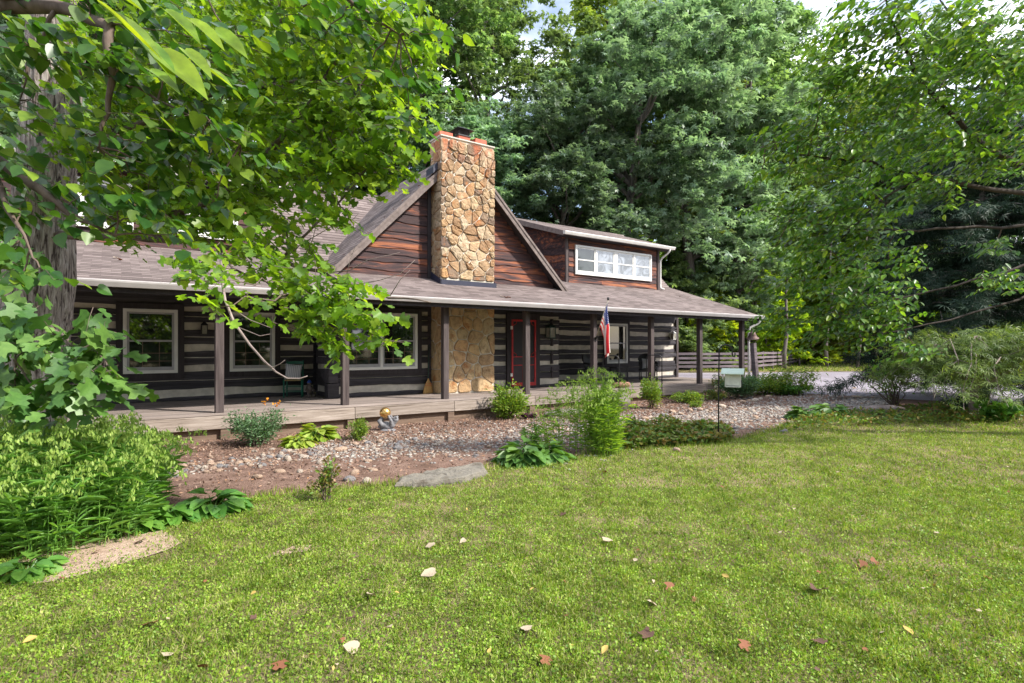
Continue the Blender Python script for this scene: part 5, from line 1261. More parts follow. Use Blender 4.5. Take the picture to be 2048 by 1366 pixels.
def sea_oats(name, loc, w_, dp, h, n, label, seed, seeds=True, leaf=.26, lush=1.0, nseed=22, lm='leaf_oats'):
    r = np.random.default_rng(seed); t = empty(name, loc, 0, label, 'ornamental grass'); S = Scatter(); H = Scatter(); m = MB()
    for k in range(n):
        a = r.random() * 6.283; q = math.sqrt(r.random()); bx, by = math.cos(a) * w_ / 2 * q, math.sin(a) * dp / 2 * q
        hh = h * r.uniform(.65, 1.08) * (1 - .3 * q * q); ln = r.normal(size=2) * .12 * h + np.array([bx, by]) * .25
        g0 = 0
        pts = [Vector((bx + ln[0] * u * u, by + ln[1] * u * u, hh * u + g0)) for u in (0, .25, .5, .75, 1)]
        m.tube(pts, [.004,.0035,.003,.0022,.0015], 4, False)
        nl = int(11 * lush) ; u = r.uniform(.08, .85, nl); P = np.array([[bx + ln[0] * x * x, by + ln[1] * x * x, hh * x] for x in u])
        aa = r.random(nl) * 6.283; d = np.stack([np.cos(aa), np.sin(aa), r.uniform(.3, 1.5, nl)], 1)
        S.add(LANCE_W, P, d, np.stack([-np.cos(aa) * .3, -np.sin(aa) * .3, np.ones(nl)], 1) + r.normal(size=(nl, 3)) * .35, leaf * r.uniform(.4, 1.0, nl))
        if seeds and r.random() < .9:
            tip = pts[-1]; aa = r.random() * 6.283; e = tip + Vector((math.cos(aa) * .18 * h, math.sin(aa) * .18 * h, -.06 * h)); mid = tip.lerp(e, .5) + Vector((0, 0, .05 * h))
            m.tube([tip, mid, e], [.0015,.0012,.001], 3, False)
            ns = nseed; uu = r.random(ns); P = np.array([tuple(tip.lerp(mid, x * 2) if x < .5 else mid.lerp(e, x * 2 - 1)) for x in uu]); P += r.normal(size=P.shape) * .012; P[:, 2] -= .012
            d = r.normal(size=(ns, 3)) * .3; d[:, 2] = -1; H.add(DIAMW, P, d, r.normal(size=(ns, 3)), .042 * r.uniform(.7, 1.2, ns))
    m.build('stem', M[lm], t); S.build('foliage', M[lm], t)
    if seeds: H.build('seed_head', M['seed'], t)
    return t
LANCE_W = half_leaf([(0,0),(.12,.035),(.4,.052),(.75,.034),(1,0)], .25, .6)
DIAMW = half_leaf([(0,0),(.35,.22),(.75,.18),(1,0)], .3, .05)
sea_oats('sea_oats_clump', gnd(110, 1080), 1.5, 1.2, 1.05, 210, 'lush sea oats with nodding seed heads filling the lower left corner', 91, leaf=.21)
sea_oats('sea_oats_clump', gnd(-60, 1060), 1.6, 1.3, 1.15, 170, 'sea oats at the left frame edge by the big trunk', 92, leaf=.21)
sea_oats('sea_oats_clump', gnd(225, 1010), 1.1, 1.2, .98, 170, 'sea oats leaning over the porch edge beside the first hostas', 93, leaf=.20)
sea_oats('sea_oats_clump', gnd(60, 960), 2.0, 1.2, .9, 130, 'sea oats around the foot of the big tulip tree', 94, leaf=.20)
sea_oats('sea_oats_clump', gnd(1128, 905), .75, .8, 1.15, 42, 'thin sea oats stems rising in front of the door post', 95, leaf=.16, lush=.8, nseed=10, lm='leaf_oatsbright')
sea_oats('sea_oats_clump', gnd(1205, 908), .62, .6, 1.38, 95, 'dense bright green bamboo-like grass clump in front of the flag', 96, leaf=.15, lush=2.2, nseed=12, lm='leaf_oatsbright')
sea_oats('sea_oats_clump', gnd(1165, 840), 1.3, .6, 1.2, 40, 'sparse seed-bearing stalks close to the porch between door and flag', 97, leaf=.15, lush=.7, nseed=10, lm='leaf_oatsbright')

# ground cover of vines
def vines():
    r = np.random.default_rng(101); S = Scatter(); n = 5200
    poly = [(gnd(*p).x, gnd(*p).y) for p in [(1235,905),(1300,897),(1440,888),(1470,878),(1440,862),(1340,855),(1250,862)]]
    px = r.uniform(min(p[0] for p in poly), max(p[0] for p in poly), n * 3); py = r.uniform(min(p[1] for p in poly), max(p[1] for p in poly), n * 3)
    k = inpoly(poly, px, py); px, py = px[k][:n], py[k][:n]; z = GHv(px, py) + r.random(len(px)) ** .7 * (.14 + .16 * np.abs(np.sin(px * 3.1) * np.cos(py * 2.7)))
    leafset(S, HEART, np.stack([px, py, z], 1), .07, r, None, 0, 0, .8)
    poly2 = [(gnd(*p).x, gnd(*p).y) for p in [(1560,862),(1640,858),(1800,850),(2060,845),(2060,818),(1880,815),(1700,832),(1600,842)]]
    px = r.uniform(min(p[0] for p in poly2), max(p[0] for p in poly2), n * 3); py = r.uniform(min(p[1] for p in poly2), max(p[1] for p in poly2), n * 3)
    k = inpoly(poly2, px, py); px, py = px[k][:3800], py[k][:3800]; z = GHv(px, py) + r.random(len(px)) ** .7 * .16
    leafset(S, OVAL, np.stack([px, py, z], 1), .075, r, None, 0, .3, .6)
    tag(S.build('ground_cover', M['leaf_vine']), 'low tangle of ivy-like vines along the edge of the lawn', 'ground cover', None, 'stuff')
vines()

# ================================================================== LAWN
def nz2(x, y, s=1.0):
    return (np.sin(x * 1.3 * s + 1.7) * np.cos(y * 1.1 * s + .3) + .6 * np.sin(x * 2.9 * s - y * 2.3 * s + 2.1) + .4 * np.sin(x * 6.1 * s + y * 5.3 * s) + .3 * np.cos(x * 11.3 * s - y * 9.1 * s)) / 2.3
BLADE = ([(0, -.055, 0), (0, .055, 0), (.02, .045, .55), (.02, -.045, .55), (.14, 0, 1.0)], [[0, 1, 2, 3], [3, 2, 4]])
CLOV = half_leaf([(0,0),(.3,.35),(.8,.42),(1,.15),(.95,0)], .1, .1)
def lawn():
    r = np.random.default_rng(200); G = Scatter(); K = Scatter()
    def area(d0, d1, dens, m=1.5):
        n = int(dens * .9 * m * (d1 * d1 - d0 * d0)); d = np.sqrt(r.uniform(d0 * d0, d1 * d1, n)); t = r.uniform(-.9 * m, .9 * m, n)
        x = (UY + UX * t) * d; y = (UX - UY * t) * d
        jx, jy = r.normal(size=n) * .05, r.normal(size=n) * .05
        k = ~inpoly(bed_poly, x + jx, y + jy) & ~inpoly(drive_poly, x, y)
        dp = inpoly(dirt_poly, x + jx * 2.6, y + jy * 2.6) | inpoly(dirt2_poly, x + jx * 2, y + jy * 2); k &= ~dp | (r.random(n) < .10 + .25 * (nz2(x, y, 3.1) > .45))
        k &= r.random(n) < np.clip(.80 + .45 * nz2(x, y, .9) + .45 * nz2(x, y, 7.3), .12, 1)
        return x[k], y[k]
    for d0, d1, db, dc, hs in [(2.6, 4.5, 7400, 5600, 1.0), (4.5, 7, 4300, 3200, 1.1), (7, 11, 1700, 900, 1.3), (11, 18, 700, 260, 1.7), (18, 26, 140, 0, 2.2)]:
        x, y = area(d0, d1, db); n = len(x); z = GHv(x, y)
        a = r.random(n) * 6.283; lean = r.uniform(.1, 1.3, n); up = np.stack([np.cos(a) * lean, np.sin(a) * lean, np.ones(n)], 1)
        b = r.random(n) * 6.283; ht = (.032 + .012 * np.clip(nz2(x, y, 1.7), -1, 1) + .016 * np.clip(nz2(x, y, 8.1), -1, 1) + .020 * r.random(n) ** 2) * (1 + (hs - 1) * .35)
        # template: x forward lean, y width, z up -> use normal = up
        X = np.stack([np.cos(b), np.sin(b), np.zeros(n)], 1)
        tv = [(v[0], v[1] * (hs * 1.25), v[2]) for v in BLADE[0]]
        Zu = norm(up); Xp = norm(X - Zu * (X * Zu).sum(1, keepdims=True))
        G.add((tv, BLADE[1]), np.stack([x, y, z], 1), Xp, Zu, ht)
        if dc:
            x, y = area(d0, d1, dc); n = len(x); z = GHv(x, y) + r.uniform(.006, .030, n)
            leafset(K, CLOV, np.stack([x, y, z], 1), .0125 * hs, r, None, 0, .35, .55, .5)
    tag(G.build('lawn_grass', M['grass']), 'short yellow-green mown grass covering the whole foreground', 'grass', None, 'stuff')
    tag(K.build('lawn_clover', M['clover']), 'clover and small weeds mixed through the lawn', 'grass', None, 'stuff')
    # ragged longer tufts at the lawn's edge
    T = Scatter(); ep = [Vector(p) for p in edge_w]
    for a, b in zip(ep[:-1], ep[1:]):
        n = int((b - a).length * 260); t = r.random(n)[:, None]; P = np.array(a)[None] * (1 - t) + np.array(b)[None] * t + r.normal(size=(n, 3)) * np.array([.10, .10, 0])
        P[:, 2] = GHv(P[:, 0], P[:, 1]); up = r.normal(size=(n, 3)) * .35; up[:, 2] = 1; X = r.normal(size=(n, 3)); X[:, 2] = 0
        T.add(BLADE, P, X, up, r.uniform(.04, .10, n)); 
    tag(T.build('edge_grass', M['grass']), 'longer ragged grass along the edge of the planting bed', 'grass', None, 'stuff')
    # far verge beyond the driveway
    n = 9000; px = r.uniform(1380, 2300, n); py = r.uniform(727, 743, n); P = np.array([tuple(gnd(a, b)) for a, b in zip(px[:1], py[:1])])
    d = 1.53 * F / (py - HOR); t = (px - 1024) / F; x = (UY + UX * t) * d; y = (UX - UY * t) * d; k = ~inpoly(drive_poly, x, y); x, y = x[k], y[k]; n = len(x)
    V = Scatter(); up = r.normal(size=(n, 3)) * .4; up[:, 2] = 1; X = r.normal(size=(n, 3)); X[:, 2] = 0
    V.add(([(v[0], v[1] * 4, v[2]) for v in BLADE[0]], BLADE[1]), np.stack([x, y, GHv(x, y)], 1), X, up, np.full(n, .12))
    tag(V.build('verge_grass', M['grass']), 'grass verge between driveway and rail fence', 'grass', None, 'stuff')
lawn()
sheet('verge', [(gnd(*p).x, gnd(*p).y) for p in [(1380,745.5),(1520,744.5),(1650,743.5),(1800,742.5),(2100,741.5),(2600,741.5),(2600,724),(2100,724),(1700,724),(1560,730),(1500,736),(1380,742)]], M['soil'], .012, 2.0, .1)

# dry leaves fallen on the lawn
def dry_leaf(mat, seed, tm):
    r = np.random.default_rng(seed); S = Scatter(); S.add(tm, [[-.04, 0, .012]], [[1, 0, .05]], [[.1, r.uniform(-.4, .4), 1]], [1.0]); return S
protos = []
for i, (mt, word, tm) in enumerate([('dry_red', 'rust-red', TULIP2), ('dry_pale', 'pale tan', HEART), ('dry_yellow', 'yellow', OVAL), ('dry_dark', 'dark brown', TULIP)]):
    v, f = tm; v = [(x, y, z + .12 * math.sin(x * 5 + y * 7) * (abs(y) + .2)) for x, y, z in v]
    S = Scatter(); S.add((v, f), [[-.5, 0, .15]], [[1, 0, .02]], [[0, .15, 1]], [1.0]); o = S.build('fallen_leaf', M[mt])
    tag(o, f'{word} dry leaf lying on the lawn', 'leaf', f'{word} dry leaves on the lawn'); protos.append(o)
r = np.random.default_rng(404); first = [True] * 4
spots = [(858,1101,1,.09),(855,1157,1,.12),(1305,1216,1,.08),(1218,1088,1,.11),(1632,1190,3,.13),(1340,1182,0,.08),(1092,1331,0,.08),(1056,1265,1,.08),(1202,1012,0,.07),(1210,948,0,.09),(280,1090,3,.09),(300,1255,0,.09),(700,1305,1,.09),(1210,1310,2,.07),(1640,1295,3,.08),(1490,1300,0,.08),(1135,985,1,.07),(1124,1037,3,.08),(1815,1270,2,.09),(1725,1138,0,.08),(1450,1160,2,.07),(130,1120,0,.06),(190,1110,0,.06),(60,1290,2,.08),(745,1200,1,.08),(1290,1280,3,.09),(1000,1140,2,.06),(925,1090,1,.06),(905,1192,2,.08),(1750,1130,0,.07),(1870,1180,2,.07),(1950,1230,1,.07),(340,1320,1,.07),(560,1340,0,.09)]
while len(spots) < 105:
    py = 900 + 460 * r.random() ** 1.1; px = r.uniform(20, 2040); q = gnd(px, py)
    if inpoly(bed_poly, np.array([q.x]), np.array([q.y]))[0]: continue
    spots.append((px, py, int(r.choice([0, 0, 1, 1, 2, 3])), r.uniform(.022, .048)))
for px, py, k, s_ in spots:
    o = protos[k]
    if not first[k]: o = o.copy(); C.objects.link(o)
    first[k] = False; q = gnd(px, py); s_ *= .95
    zone = 'far' if py < 1020 else 'middle' if py < 1180 else 'near'; col = [c_ for lim, c_ in ((260, 'at the far left'), (520, 'below the bare dirt patch'), (800, 'left of the limestone slab'), (1050, 'in front of the limestone slab'), (1280, 'in front of the tall grass'), (1500, 'in front of the bird feeder'), (1780, 'right of the bird feeder'), (2100, 'toward the weeping maple')) if px < lim][0]
    sz = 'large ' if s_ > .062 else 'small ' if s_ < .03 else ''
    o['label'] = f"{sz}{['rust-red', 'pale tan', 'yellow', 'dark brown'][k]} dry leaf on the {zone} lawn {col}"
    o.location = (q.x, q.y, q.z + .030); o.scale = (s_, s_, s_ * r.uniform(.6, 1.6)); o.rotation_euler = (r.normal() * .25, r.normal() * .25, r.random() * 6.28)

for px, Y, k in ((1005, 12.2, 1), (1012, 12.15, 0), (1018, 12.2, 0), (240, 13.4, 0), (232, 13.5, 1), (1360, 14.0, 3), (1375, 13.9, 3)):
    o = protos[k].copy(); C.objects.link(o); o.location = (on_y(px, Y), Y, prz(Y) + .02); o.scale = (.1, .09, .09); o.rotation_euler = (R(18), 0, px); o['label'] = ['rust-red', 'pale tan', 'yellow', 'dark brown'][k] + ' dry leaf caught on the porch roof ' + ('above the red door' if 900 < px < 1100 else 'above the left window' if px < 900 else 'below the dormer downspout'); o['group'] = 'dry leaves on the porch roof'
# ================================================================== ROCKS
def rock_mesh(name, mat, seed, flat=.6, n=2, rough=.12):
    bm = bmesh.new(); bmesh.ops.create_icosphere(bm, subdivisions=n, radius=.5); r_ = np.random.default_rng(seed); ph = r_.random(9) * 6.28
    cuts = norm(r_.normal(size=(7, 3)))
    for v in bm.verts:
        p = np.array(v.co); s = 1 + rough * (math.sin(p[0] * 5 + ph[0]) + math.sin(p[1] * 6 + ph[1]) + math.sin(p[2] * 7 + ph[2])) / 2 + r_.normal() * .015
        p = p * s
        for c in cuts:
            e = p @ c - .40
            if e > 0: p = p - c * e * .7
        v.co = (p[0], p[1] * .78, p[2] * flat)
    me = bpy.data.meshes.new(name); bm.to_mesh(me); bm.free(); me.materials.append(mat); me.polygons.foreach_set('use_smooth', [True] * len(me.polygons)); return me
kinds = [('grey', 'rockgrey'), ('pale', 'rockpale'), ('tan', 'rocktan')]
rmesh = [(w_, rock_mesh('river_rock', M[mt], 500 + i * 7 + j, .5 + .1 * j)) for i, (w_, mt) in enumerate(kinds) for j in range(3)]
band = [(330,944,9),(400,936,9),(470,928,10),(560,912,14),(650,902,17),(740,893,22),(840,887,24),(930,882,24),(1010,874,27),(1100,866,32),(1200,860,34),(1300,850,26),(1400,838,24),(1500,825,24),(1600,815,20),(1700,808,15),(1780,803,10)]
def band_pt(r):
    u = r.uniform(0, len(band) - 1.001); i = int(u); f = u - i; a, b = band[i], band[i + 1]; px = a[0] * (1 - f) + b[0] * f; return px, a[1] * (1 - f) + b[1] * f, a[2] * (1 - f) + b[2] * f
r = np.random.default_rng(600)
rocks = []
for px, py, w_ in [(478,930,.16),(440,935,.13),(410,938,.12),(495,926,.15),(350,948,.14),(336,952,.15),(520,934,.1),(575,922,.18),(567,905,.14),(603,915,.12),(625,910,.15),(640,928,.16),(600,945,.13),(680,903,.2),(650,890,.14),(710,890,.16),(735,888,.15),(758,886,.17),(780,893,.16),(800,888,.16),(795,900,.17),(830,880,.14),(865,880,.15),(870,892,.14),(900,868,.13),(745,942,.15),(710,948,.14),(700,962,.2),(735,966,.16),(955,908,.09),(960,890,.13),(560,945,.14),(515,957,.18),(1190,826,.3),(1345,826,.2),(1362,830,.2),(1380,824,.22),(1400,822,.2),(1420,822,.22),(1444,815,.26),(1462,818,.2),(1485,806,.22),(1510,803,.25),(1520,800,.2),(1536,795,.2),(1330,832,.2),(1500,798,.2)]:
    rocks.append((px, py, w_))
while len(rocks) < 300:
    px, py, hw = band_pt(r); rocks.append((px, py + r.normal() * hw * .75, r.uniform(.07, .13) * (1 + .3 * (px > 1100))))
for i, (px, py, s_) in enumerate(rocks):
    w_, me = rmesh[int(r.integers(0, len(rmesh)))]; o = bpy.data.objects.new('river_rock', me); C.objects.link(o); q = gnd(px, py)
    o.location = (q.x, q.y, q.z + s_ * .12); o.scale = (s_ * r.uniform(.85, 1.25), s_ * r.uniform(.8, 1.1), s_ * r.uniform(.8, 1.1)); o.rotation_euler = (r.normal() * .15, r.normal() * .15, r.random() * 6.28)
    col = [c_ for lim, c_ in ((450, 'beside the sea oats'), (560, 'below the orange-flowered shrub'), (660, 'below the yellow hostas'), (740, 'below the small lime bush'), (840, 'below the bear statue'), (960, 'behind the limestone slab'), (1080, 'below the leafy bush'), (1240, 'behind the tall grass'), (1340, 'behind the left end of the vines'), (1460, 'left of the shepherd hook'), (1600, 'right of the shepherd hook'), (2100, 'at the driveway edge')) if px < lim][0]
    tag(o, f"{'large' if s_ > .15 else 'small' if s_ < .09 else 'middling'} {w_} river rock {col}", 'rock', f'{w_} river rocks')
def gravel():
    r = np.random.default_rng(700); S = Scatter()
    for k in range(5):
        bm = bmesh.new(); bmesh.ops.create_icosphere(bm, subdivisions=1, radius=.5)
        V = [(v.co.x * (1 + r.normal() * .12), v.co.y * .75 * (1 + r.normal() * .12), v.co.z * .5 * (1 + r.normal() * .12)) for v in bm.verts]; Fc = [[v.index for v in f.verts] for f in bm.faces]; bm.free()
        q = []
        while len(q) < 2000:
            px, py, hw = band_pt(r)
            if px < 620 and r.random() < .85: continue
            if px < 1020 and r.random() < .60: continue
            g = gnd(px, py + r.normal() * hw * .72); q.append((g.x, g.y, g.z + .008))
        P = np.array(q); n = len(P); nr = r.normal(size=(n, 3)) * .25; nr[:, 2] = 1; X = r.normal(size=(n, 3)); X[:, 2] = 0
        S.add((V, Fc), P, X, nr, r.uniform(.03, .085, n) * np.where(P[:, 0] > 8, 1.25, 1))
    # litter: bark chips over the mulch
    o = S.build('gravel', M['gravel'], None, True); tag(o, 'mixed pebbles and gravel filling the dry stone bed', 'gravel', None, 'stuff')
    T = Scatter(); n = 26000; x = r.uniform(-1.5, 17, n); y = np.where(r.random(n) < .6, 11.9 - np.abs(r.normal(size=n)) * 1.8, r.uniform(4, 11.5, n)); k = inpoly(bed_poly, x, y) & (y > 3); x, y = x[k], y[k]; n = len(x)
    leafset(T, DIAM, np.stack([x, y, GHv(x, y) + r.uniform(.008, .03, n)], 1), .05, r, None, 0, .2, .7)
    tag(T.build('mulch_chips', M['mulchchip']), 'bark chips and dry leaf litter over the porch bed', 'mulch', None, 'stuff')
M['mulchchip'] = leaf_mat('bark_chip', [(.17,.105,.08), (.26,.17,.135), (.11,.07,.055), (.36,.27,.22), (.30,.16,.09)], .9, (1,.9,.8), .05, .15, .1)
gravel()
o = bpy.data.objects.new('boulder', rock_mesh('boulder', M['slab'], 900, .85, 4, .16)); C.objects.link(o); q = gnd(1238, 822); o.location = (q.x, q.y, q.z + .22); o.scale = (.85, .75, .75); o.rotation_euler = (.2, .1, .6); tag(o, 'large pale boulder at the porch steps behind the bright grass clump', 'boulder')
o = bpy.data.objects.new('stepping_stone', rock_mesh('stepping_stone', M['slab'], 901, .35, 3, .1)); C.objects.link(o); q = gnd(1130, 830); o.location = (q.x, q.y, q.z + .06); o.scale = (1.5, .9, .6); o.rotation_euler = (0, 0, .1); tag(o, 'broad flat pale stone in front of the porch left of the boulder', 'stone')
def slab_stone(name, pts, zt, label, cat):
    bm = bmesh.new(); r_ = np.random.default_rng(12); n = len(pts); c = Vector((sum(p.x for p in pts) / n, sum(p.y for p in pts) / n, pts[0].z))
    fine = []
    for i in range(n):
        for k in range(5): fine.append(pts[i].lerp(pts[(i + 1) % n], k / 5) + Vector((r_.normal() * .012, r_.normal() * .012, 0)))
    rings = []
    for s_, z in ((1.0, -.05), (1.02, zt * .35), (.99, zt * .8), (.93, zt), (.6, zt * 1.02), (.3, zt * 1.0)):
        rings.append([bm.verts.new((*((p - c) * s_).xy, z + r_.normal() * .008)) for p in fine])
    m_ = len(fine)
    for a, b in zip(rings[:-1], rings[1:]):
        for k in range(m_): bm.faces.new((a[k], a[(k + 1) % m_], b[(k + 1) % m_], b[k]))
    bm.faces.new(rings[-1]); bmesh.ops.recalc_face_normals(bm, faces=bm.faces[:]); me = bpy.data.meshes.new(name); bm.to_mesh(me); bm.free(); me.materials.append(M['slab'])
    o = bpy.data.objects.new(name, me); C.objects.link(o); o.location = c; return tag(o, label, cat)
slab_stone('rock_slab', [gnd(*p) for p in [(792,978),(850,976),(930,966),(972,950),(965,936),(900,946),(850,956),(800,966)]], .085, 'long flat grey limestone slab bordering the lawn', 'rock slab')
m = MB(); q = gnd(1768, 830); r_ = np.random.default_rng(4); m.tube([(-.42, .1, .09), (-.2, .05, .11), (0, 0, .11), (.2, -.04, .12), (.42, -.1, .10)], [.10, .12, .125, .12, .09], 12)
o = m.build('fallen_log', M['bark2'] if 'bark2' in M else M['twigpale'], smooth=True); o.location = q; o.rotation_euler = (0, 0, -.5); tag(o, 'short pale lying log at the foot of the arching bush', 'log')

# ================================================================== PORCH THINGS
def ladder_chair():
    p = Vector((3.72, 14.72, DZ)); t = empty('ladderback_chair', p, R(-22), 'green ladder-back chair with woven seat between the left windows and the corner', 'chair'); w_, d_, sh = .42, .36, .43
    for sx in (-1, 1):
        m = MB(); m.tube([(sx * w_/2, -d_/2, .003), (sx * w_/2, -d_/2, .45)], [.016, .02], 8); m.build('leg', M['green'], t, True)
        m = MB(); m.tube([(sx * w_/2 * .9, d_/2, .003), (sx * w_/2 * .9, d_/2, .45), (sx * w_/2 * .92, d_/2 + .07, .92)], [.016, .019, .014], 8); m.build('leg', M['green'], t, True)
    for z in (.15, .27):
        for a, b in (((-w_/2, -d_/2, z), (w_/2, -d_/2, z)), ((-w_/2, -d_/2, z + .03), (-w_/2 * .9, d_/2, z + .03)), ((w_/2, -d_/2, z + .03), (w_/2 * .9, d_/2, z + .03)), ((-w_/2 * .9, d_/2, z), (w_/2 * .9, d_/2, z))):
            m = MB(); m.tube([a, b], .009, 6); m.build('rung', M['green'], t, True)
    m = MB(); m.box(-w_/2 - .01, w_/2 + .01, -d_/2 - .01, d_/2 + .01, .415, .445); m.build('seat', M['rush'], t, bevel=.012)
    for z in (.58, .70, .82):
        m = MB(); y = d_/2 + .07 * (z - .45) / .47
        m.add([(-w_/2 * .9, y, z), (0, y + .025, z), (w_/2 * .9, y, z), (w_/2 * .9, y, z + .06), (0, y + .025, z + .075), (-w_/2 * .9, y, z + .06), (-w_/2 * .9, y + .012, z), (0, y + .037, z), (w_/2 * .9, y + .012, z), (w_/2 * .9, y + .012, z + .06), (0, y + .037, z + .075), (-w_/2 * .9, y + .012, z + .06)],
              [(0,1,4,5),(1,2,3,4),(7,6,11,10),(8,7,10,9),(5,4,10,11),(4,3,9,10),(1,0,6,7),(2,1,7,8)]); m.build('slat', M['green'], t)
    return p
def stripe_mat(name, ca, cb, sc_):
    m, n, l = new_mat(name); uv = n.new('ShaderNodeUVMap'); sp = n.new('ShaderNodeSeparateXYZ'); l.new(uv.outputs[0], sp.inputs[0])
    a = n.new('ShaderNodeMath'); a.operation = 'MULTIPLY'; a.inputs[1].default_value = sc_; l.new(sp.outputs[0], a.inputs[0]); b = n.new('ShaderNodeMath'); b.operation = 'FRACT'; l.new(a.outputs[0], b.inputs[0])
    r_ = ramp(n, [(0, ca), (.45, cb), (.62, ca), (.74, (.35,.33,.36)), (.82, ca)], 'CONSTANT'); l.new(b.outputs[0], r_.inputs[0]); f = noise_node(n, l, 60, 3)
    finish(n, l, r_.outputs[0], .9, bump(n, l, f.outputs['Fac'], .3, .003), spec=.1); return m
def pillow(name, loc, rot, s_, mat, label):
    N = 16; vs = []; fs = []; uvs = []
    for side in (1, -1):
        for j in range(N + 1):
            for i in range(N + 1):
                u, v = i / N * 2 - 1, j / N * 2 - 1; th = .5 * ((1 - abs(u) ** 3.0) * (1 - abs(v) ** 3.0)) ** .55; e = 1 - .10 * (1 - (u * v) ** 2)
                vs.append((u * s_ / 2 * (1 - .10 * (1 - v * v) * .9 * (abs(u))), side * th * s_ * .28, v * s_ / 2 * (1 - .10 * (1 - u * u) * abs(v))))
    for side in range(2):
        b = side * (N + 1) ** 2
        for j in range(N):
            for i in range(N):
                k = b + j * (N + 1) + i; q = (k, k + 1, k + N + 2, k + N + 1); q = q[::-1] if side == 0 else q; fs.append(q)
                uvs.append([((x - b) % (N + 1) / N, (x - b) // (N + 1) / N) for x in q])
    m = MB(); m.add(vs, fs, uvs); o = m.build(name, mat, smooth=True); o.location = loc; o.rotation_euler = rot; return tag(o, label, 'pillow')
cp = ladder_chair()
pillow('striped_pillow', cp + Vector((0, .05, .445 + .19)), (R(-14), R(4), R(-22)), .40, stripe_mat('striped_cloth', (.55,.55,.58), (.11,.11,.17), 9), 'grey and navy striped pillow propped on the green chair')
# figurine by the corner
p = Vector((4.02, 14.45, DZ)); t = empty('garden_figurine', p, 0, 'small mottled figurine with a blue cap standing against the log corner', 'figurine')
m = MB(); m.lathe((0,0,.002), [(.075,0),(.08,.03),(.05,.06),(.06,.12),(.075,.2),(.07,.27),(.04,.31),(.03,.32)], 14); m.lathe((-.1,-.03,.002), [(.05,0),(.06,.02),(.03,.05),(.02,.06)], 10); m.lathe((.11,-.02,.002), [(.045,0),(.05,.03),(.05,.07),(.02,.09)], 10)
m.tube([(.05,-.02,.25),(.11,-.06,.17),(.07,-.09,.11)], [.022,.02,.015], 7); m.tube([(-.05,-.02,.25),(-.10,-.06,.18),(-.06,-.1,.13)], [.022,.02,.015], 7); m.build('body', M['mottled'], t, True)
m = MB(); m.lathe((0,0,.31), [(.03,0),(.048,.025),(.05,.05),(.04,.08),(.02,.09)], 14); m.build('head', M['mottled'], t, True)
m = MB(); m.lathe((0,0,.365), [(.065,0),(.055,.01),(.05,.03),(.03,.06),(.01,.075)], 14); m.build('cap', M['blue'], t, True)
# broom
p = Vector((6.93, CY - .17, DZ)); t = empty('straw_broom', p, 0, 'straw broom with green handle leaning beside the stone chimney', 'broom')
m = MB(); m.tube([(0, 0, .36), (.07, .07, 1.32)], .012, 8); m.build('handle', M['verdigris'], t, True)
m = MB(); n = 20; vs = []
for k, (z, a, b) in enumerate([(.004,.155,.045),(.05,.15,.045),(.2,.115,.04),(.3,.07,.032),(.36,.03,.025),(.41,.018,.018)]):
    for i in range(n): tt = 6.283 * i / n; vs.append((a * math.cos(tt) + .0 + z * .02, b * math.sin(tt), z + (.012 * math.sin(i * 5) if k == 0 else 0)))
m.add(vs, [(j * n + i, j * n + (i + 1) % n, (j + 1) * n + (i + 1) % n, (j + 1) * n + i) for j in range(5) for i in range(n)] + [tuple(range(n))[::-1]]); br = m.build('bristles', M['straw'], t, True)
m = MB()
for z in (.22, .27): m.tube([(.113 * math.cos(6.283 * i / 16) * (1 - (z - .2) * 2.2) + z * .02, .043 * math.sin(6.283 * i / 16), z) for i in range(17)], .004, 5)
m.build('binding', M['red'], t)

# bear statue with gold ball
bp = gnd(776, 861); t = empty('bear_statue', bp, R(-35), 'grey stone bear cub lying on its back holding a gold ball in its paws', 'statue')
def skin(name, pts, edges, rad, mat, parent, sub=2):
    me = bpy.data.meshes.new(name); me.from_pydata(pts, edges, []); o = bpy.data.objects.new(name, me); C.objects.link(o); o.parent = parent
    md = o.modifiers.new('skin', 'SKIN'); md.use_smooth_shade = True
    if not me.skin_vertices: me.skin_vertices.new()
    for v, r0 in zip(me.skin_vertices[0].data, rad): v.radius = (r0, r0) if not hasattr(r0, '__len__') else r0
    me.skin_vertices[0].data[0].use_root = True
    ss = o.modifiers.new('sub', 'SUBSURF'); ss.levels = sub; ss.render_levels = sub; me.materials.append(mat); return o
# body lies along x: hips left, head right; four paws reach up to the ball
bm = bmesh.new()
def blob(p, rx, ry=None, rz=None, q=None):
    p = Vector(p); mt = Matrix.Translation(p) @ (q if q else Matrix.Identity(4)) @ Matrix.Diagonal((rx, ry or rx, rz or rx, 1)); bmesh.ops.create_uvsphere(bm, u_segments=20, v_segments=14, radius=1, matrix=mt)
def limbb(p, q_, r0, r1):
    p, q_ = Vector(p), Vector(q_)
    for k in range(7): blob(p.lerp(q_, k / 6), r0 + (r1 - r0) * k / 6)
blob((-.03,0,.10), .135, .105, .095); blob((-.11,0,.105), .085, .095, .085); blob((.07,0,.125), .085, .09, .08)
limbb((.09,0,.15), (.14,0,.20), .065, .06); blob((.155,0,.235), .068, .07, .066); blob((.10,0,.255), .036, .032, .030); blob((.075,0,.262), .016, .016, .014)
for sy in (-1, 1):
    blob((.185, sy * .055, .285), .026, .02, .026)
    limbb((-.12, sy * .06, .13), (-.165, sy * .075, .20), .052, .044); limbb((-.165, sy * .075, .20), (-.115, sy * .055, .275), .042, .032); blob((-.105, sy * .05, .292), .034, .036, .024)
    limbb((.08, sy * .075, .16), (.085, sy * .10, .225), .038, .032); limbb((.085, sy * .10, .225), (.035, sy * .075, .30), .031, .025); blob((.03, sy * .07, .315), .026, .028, .022)
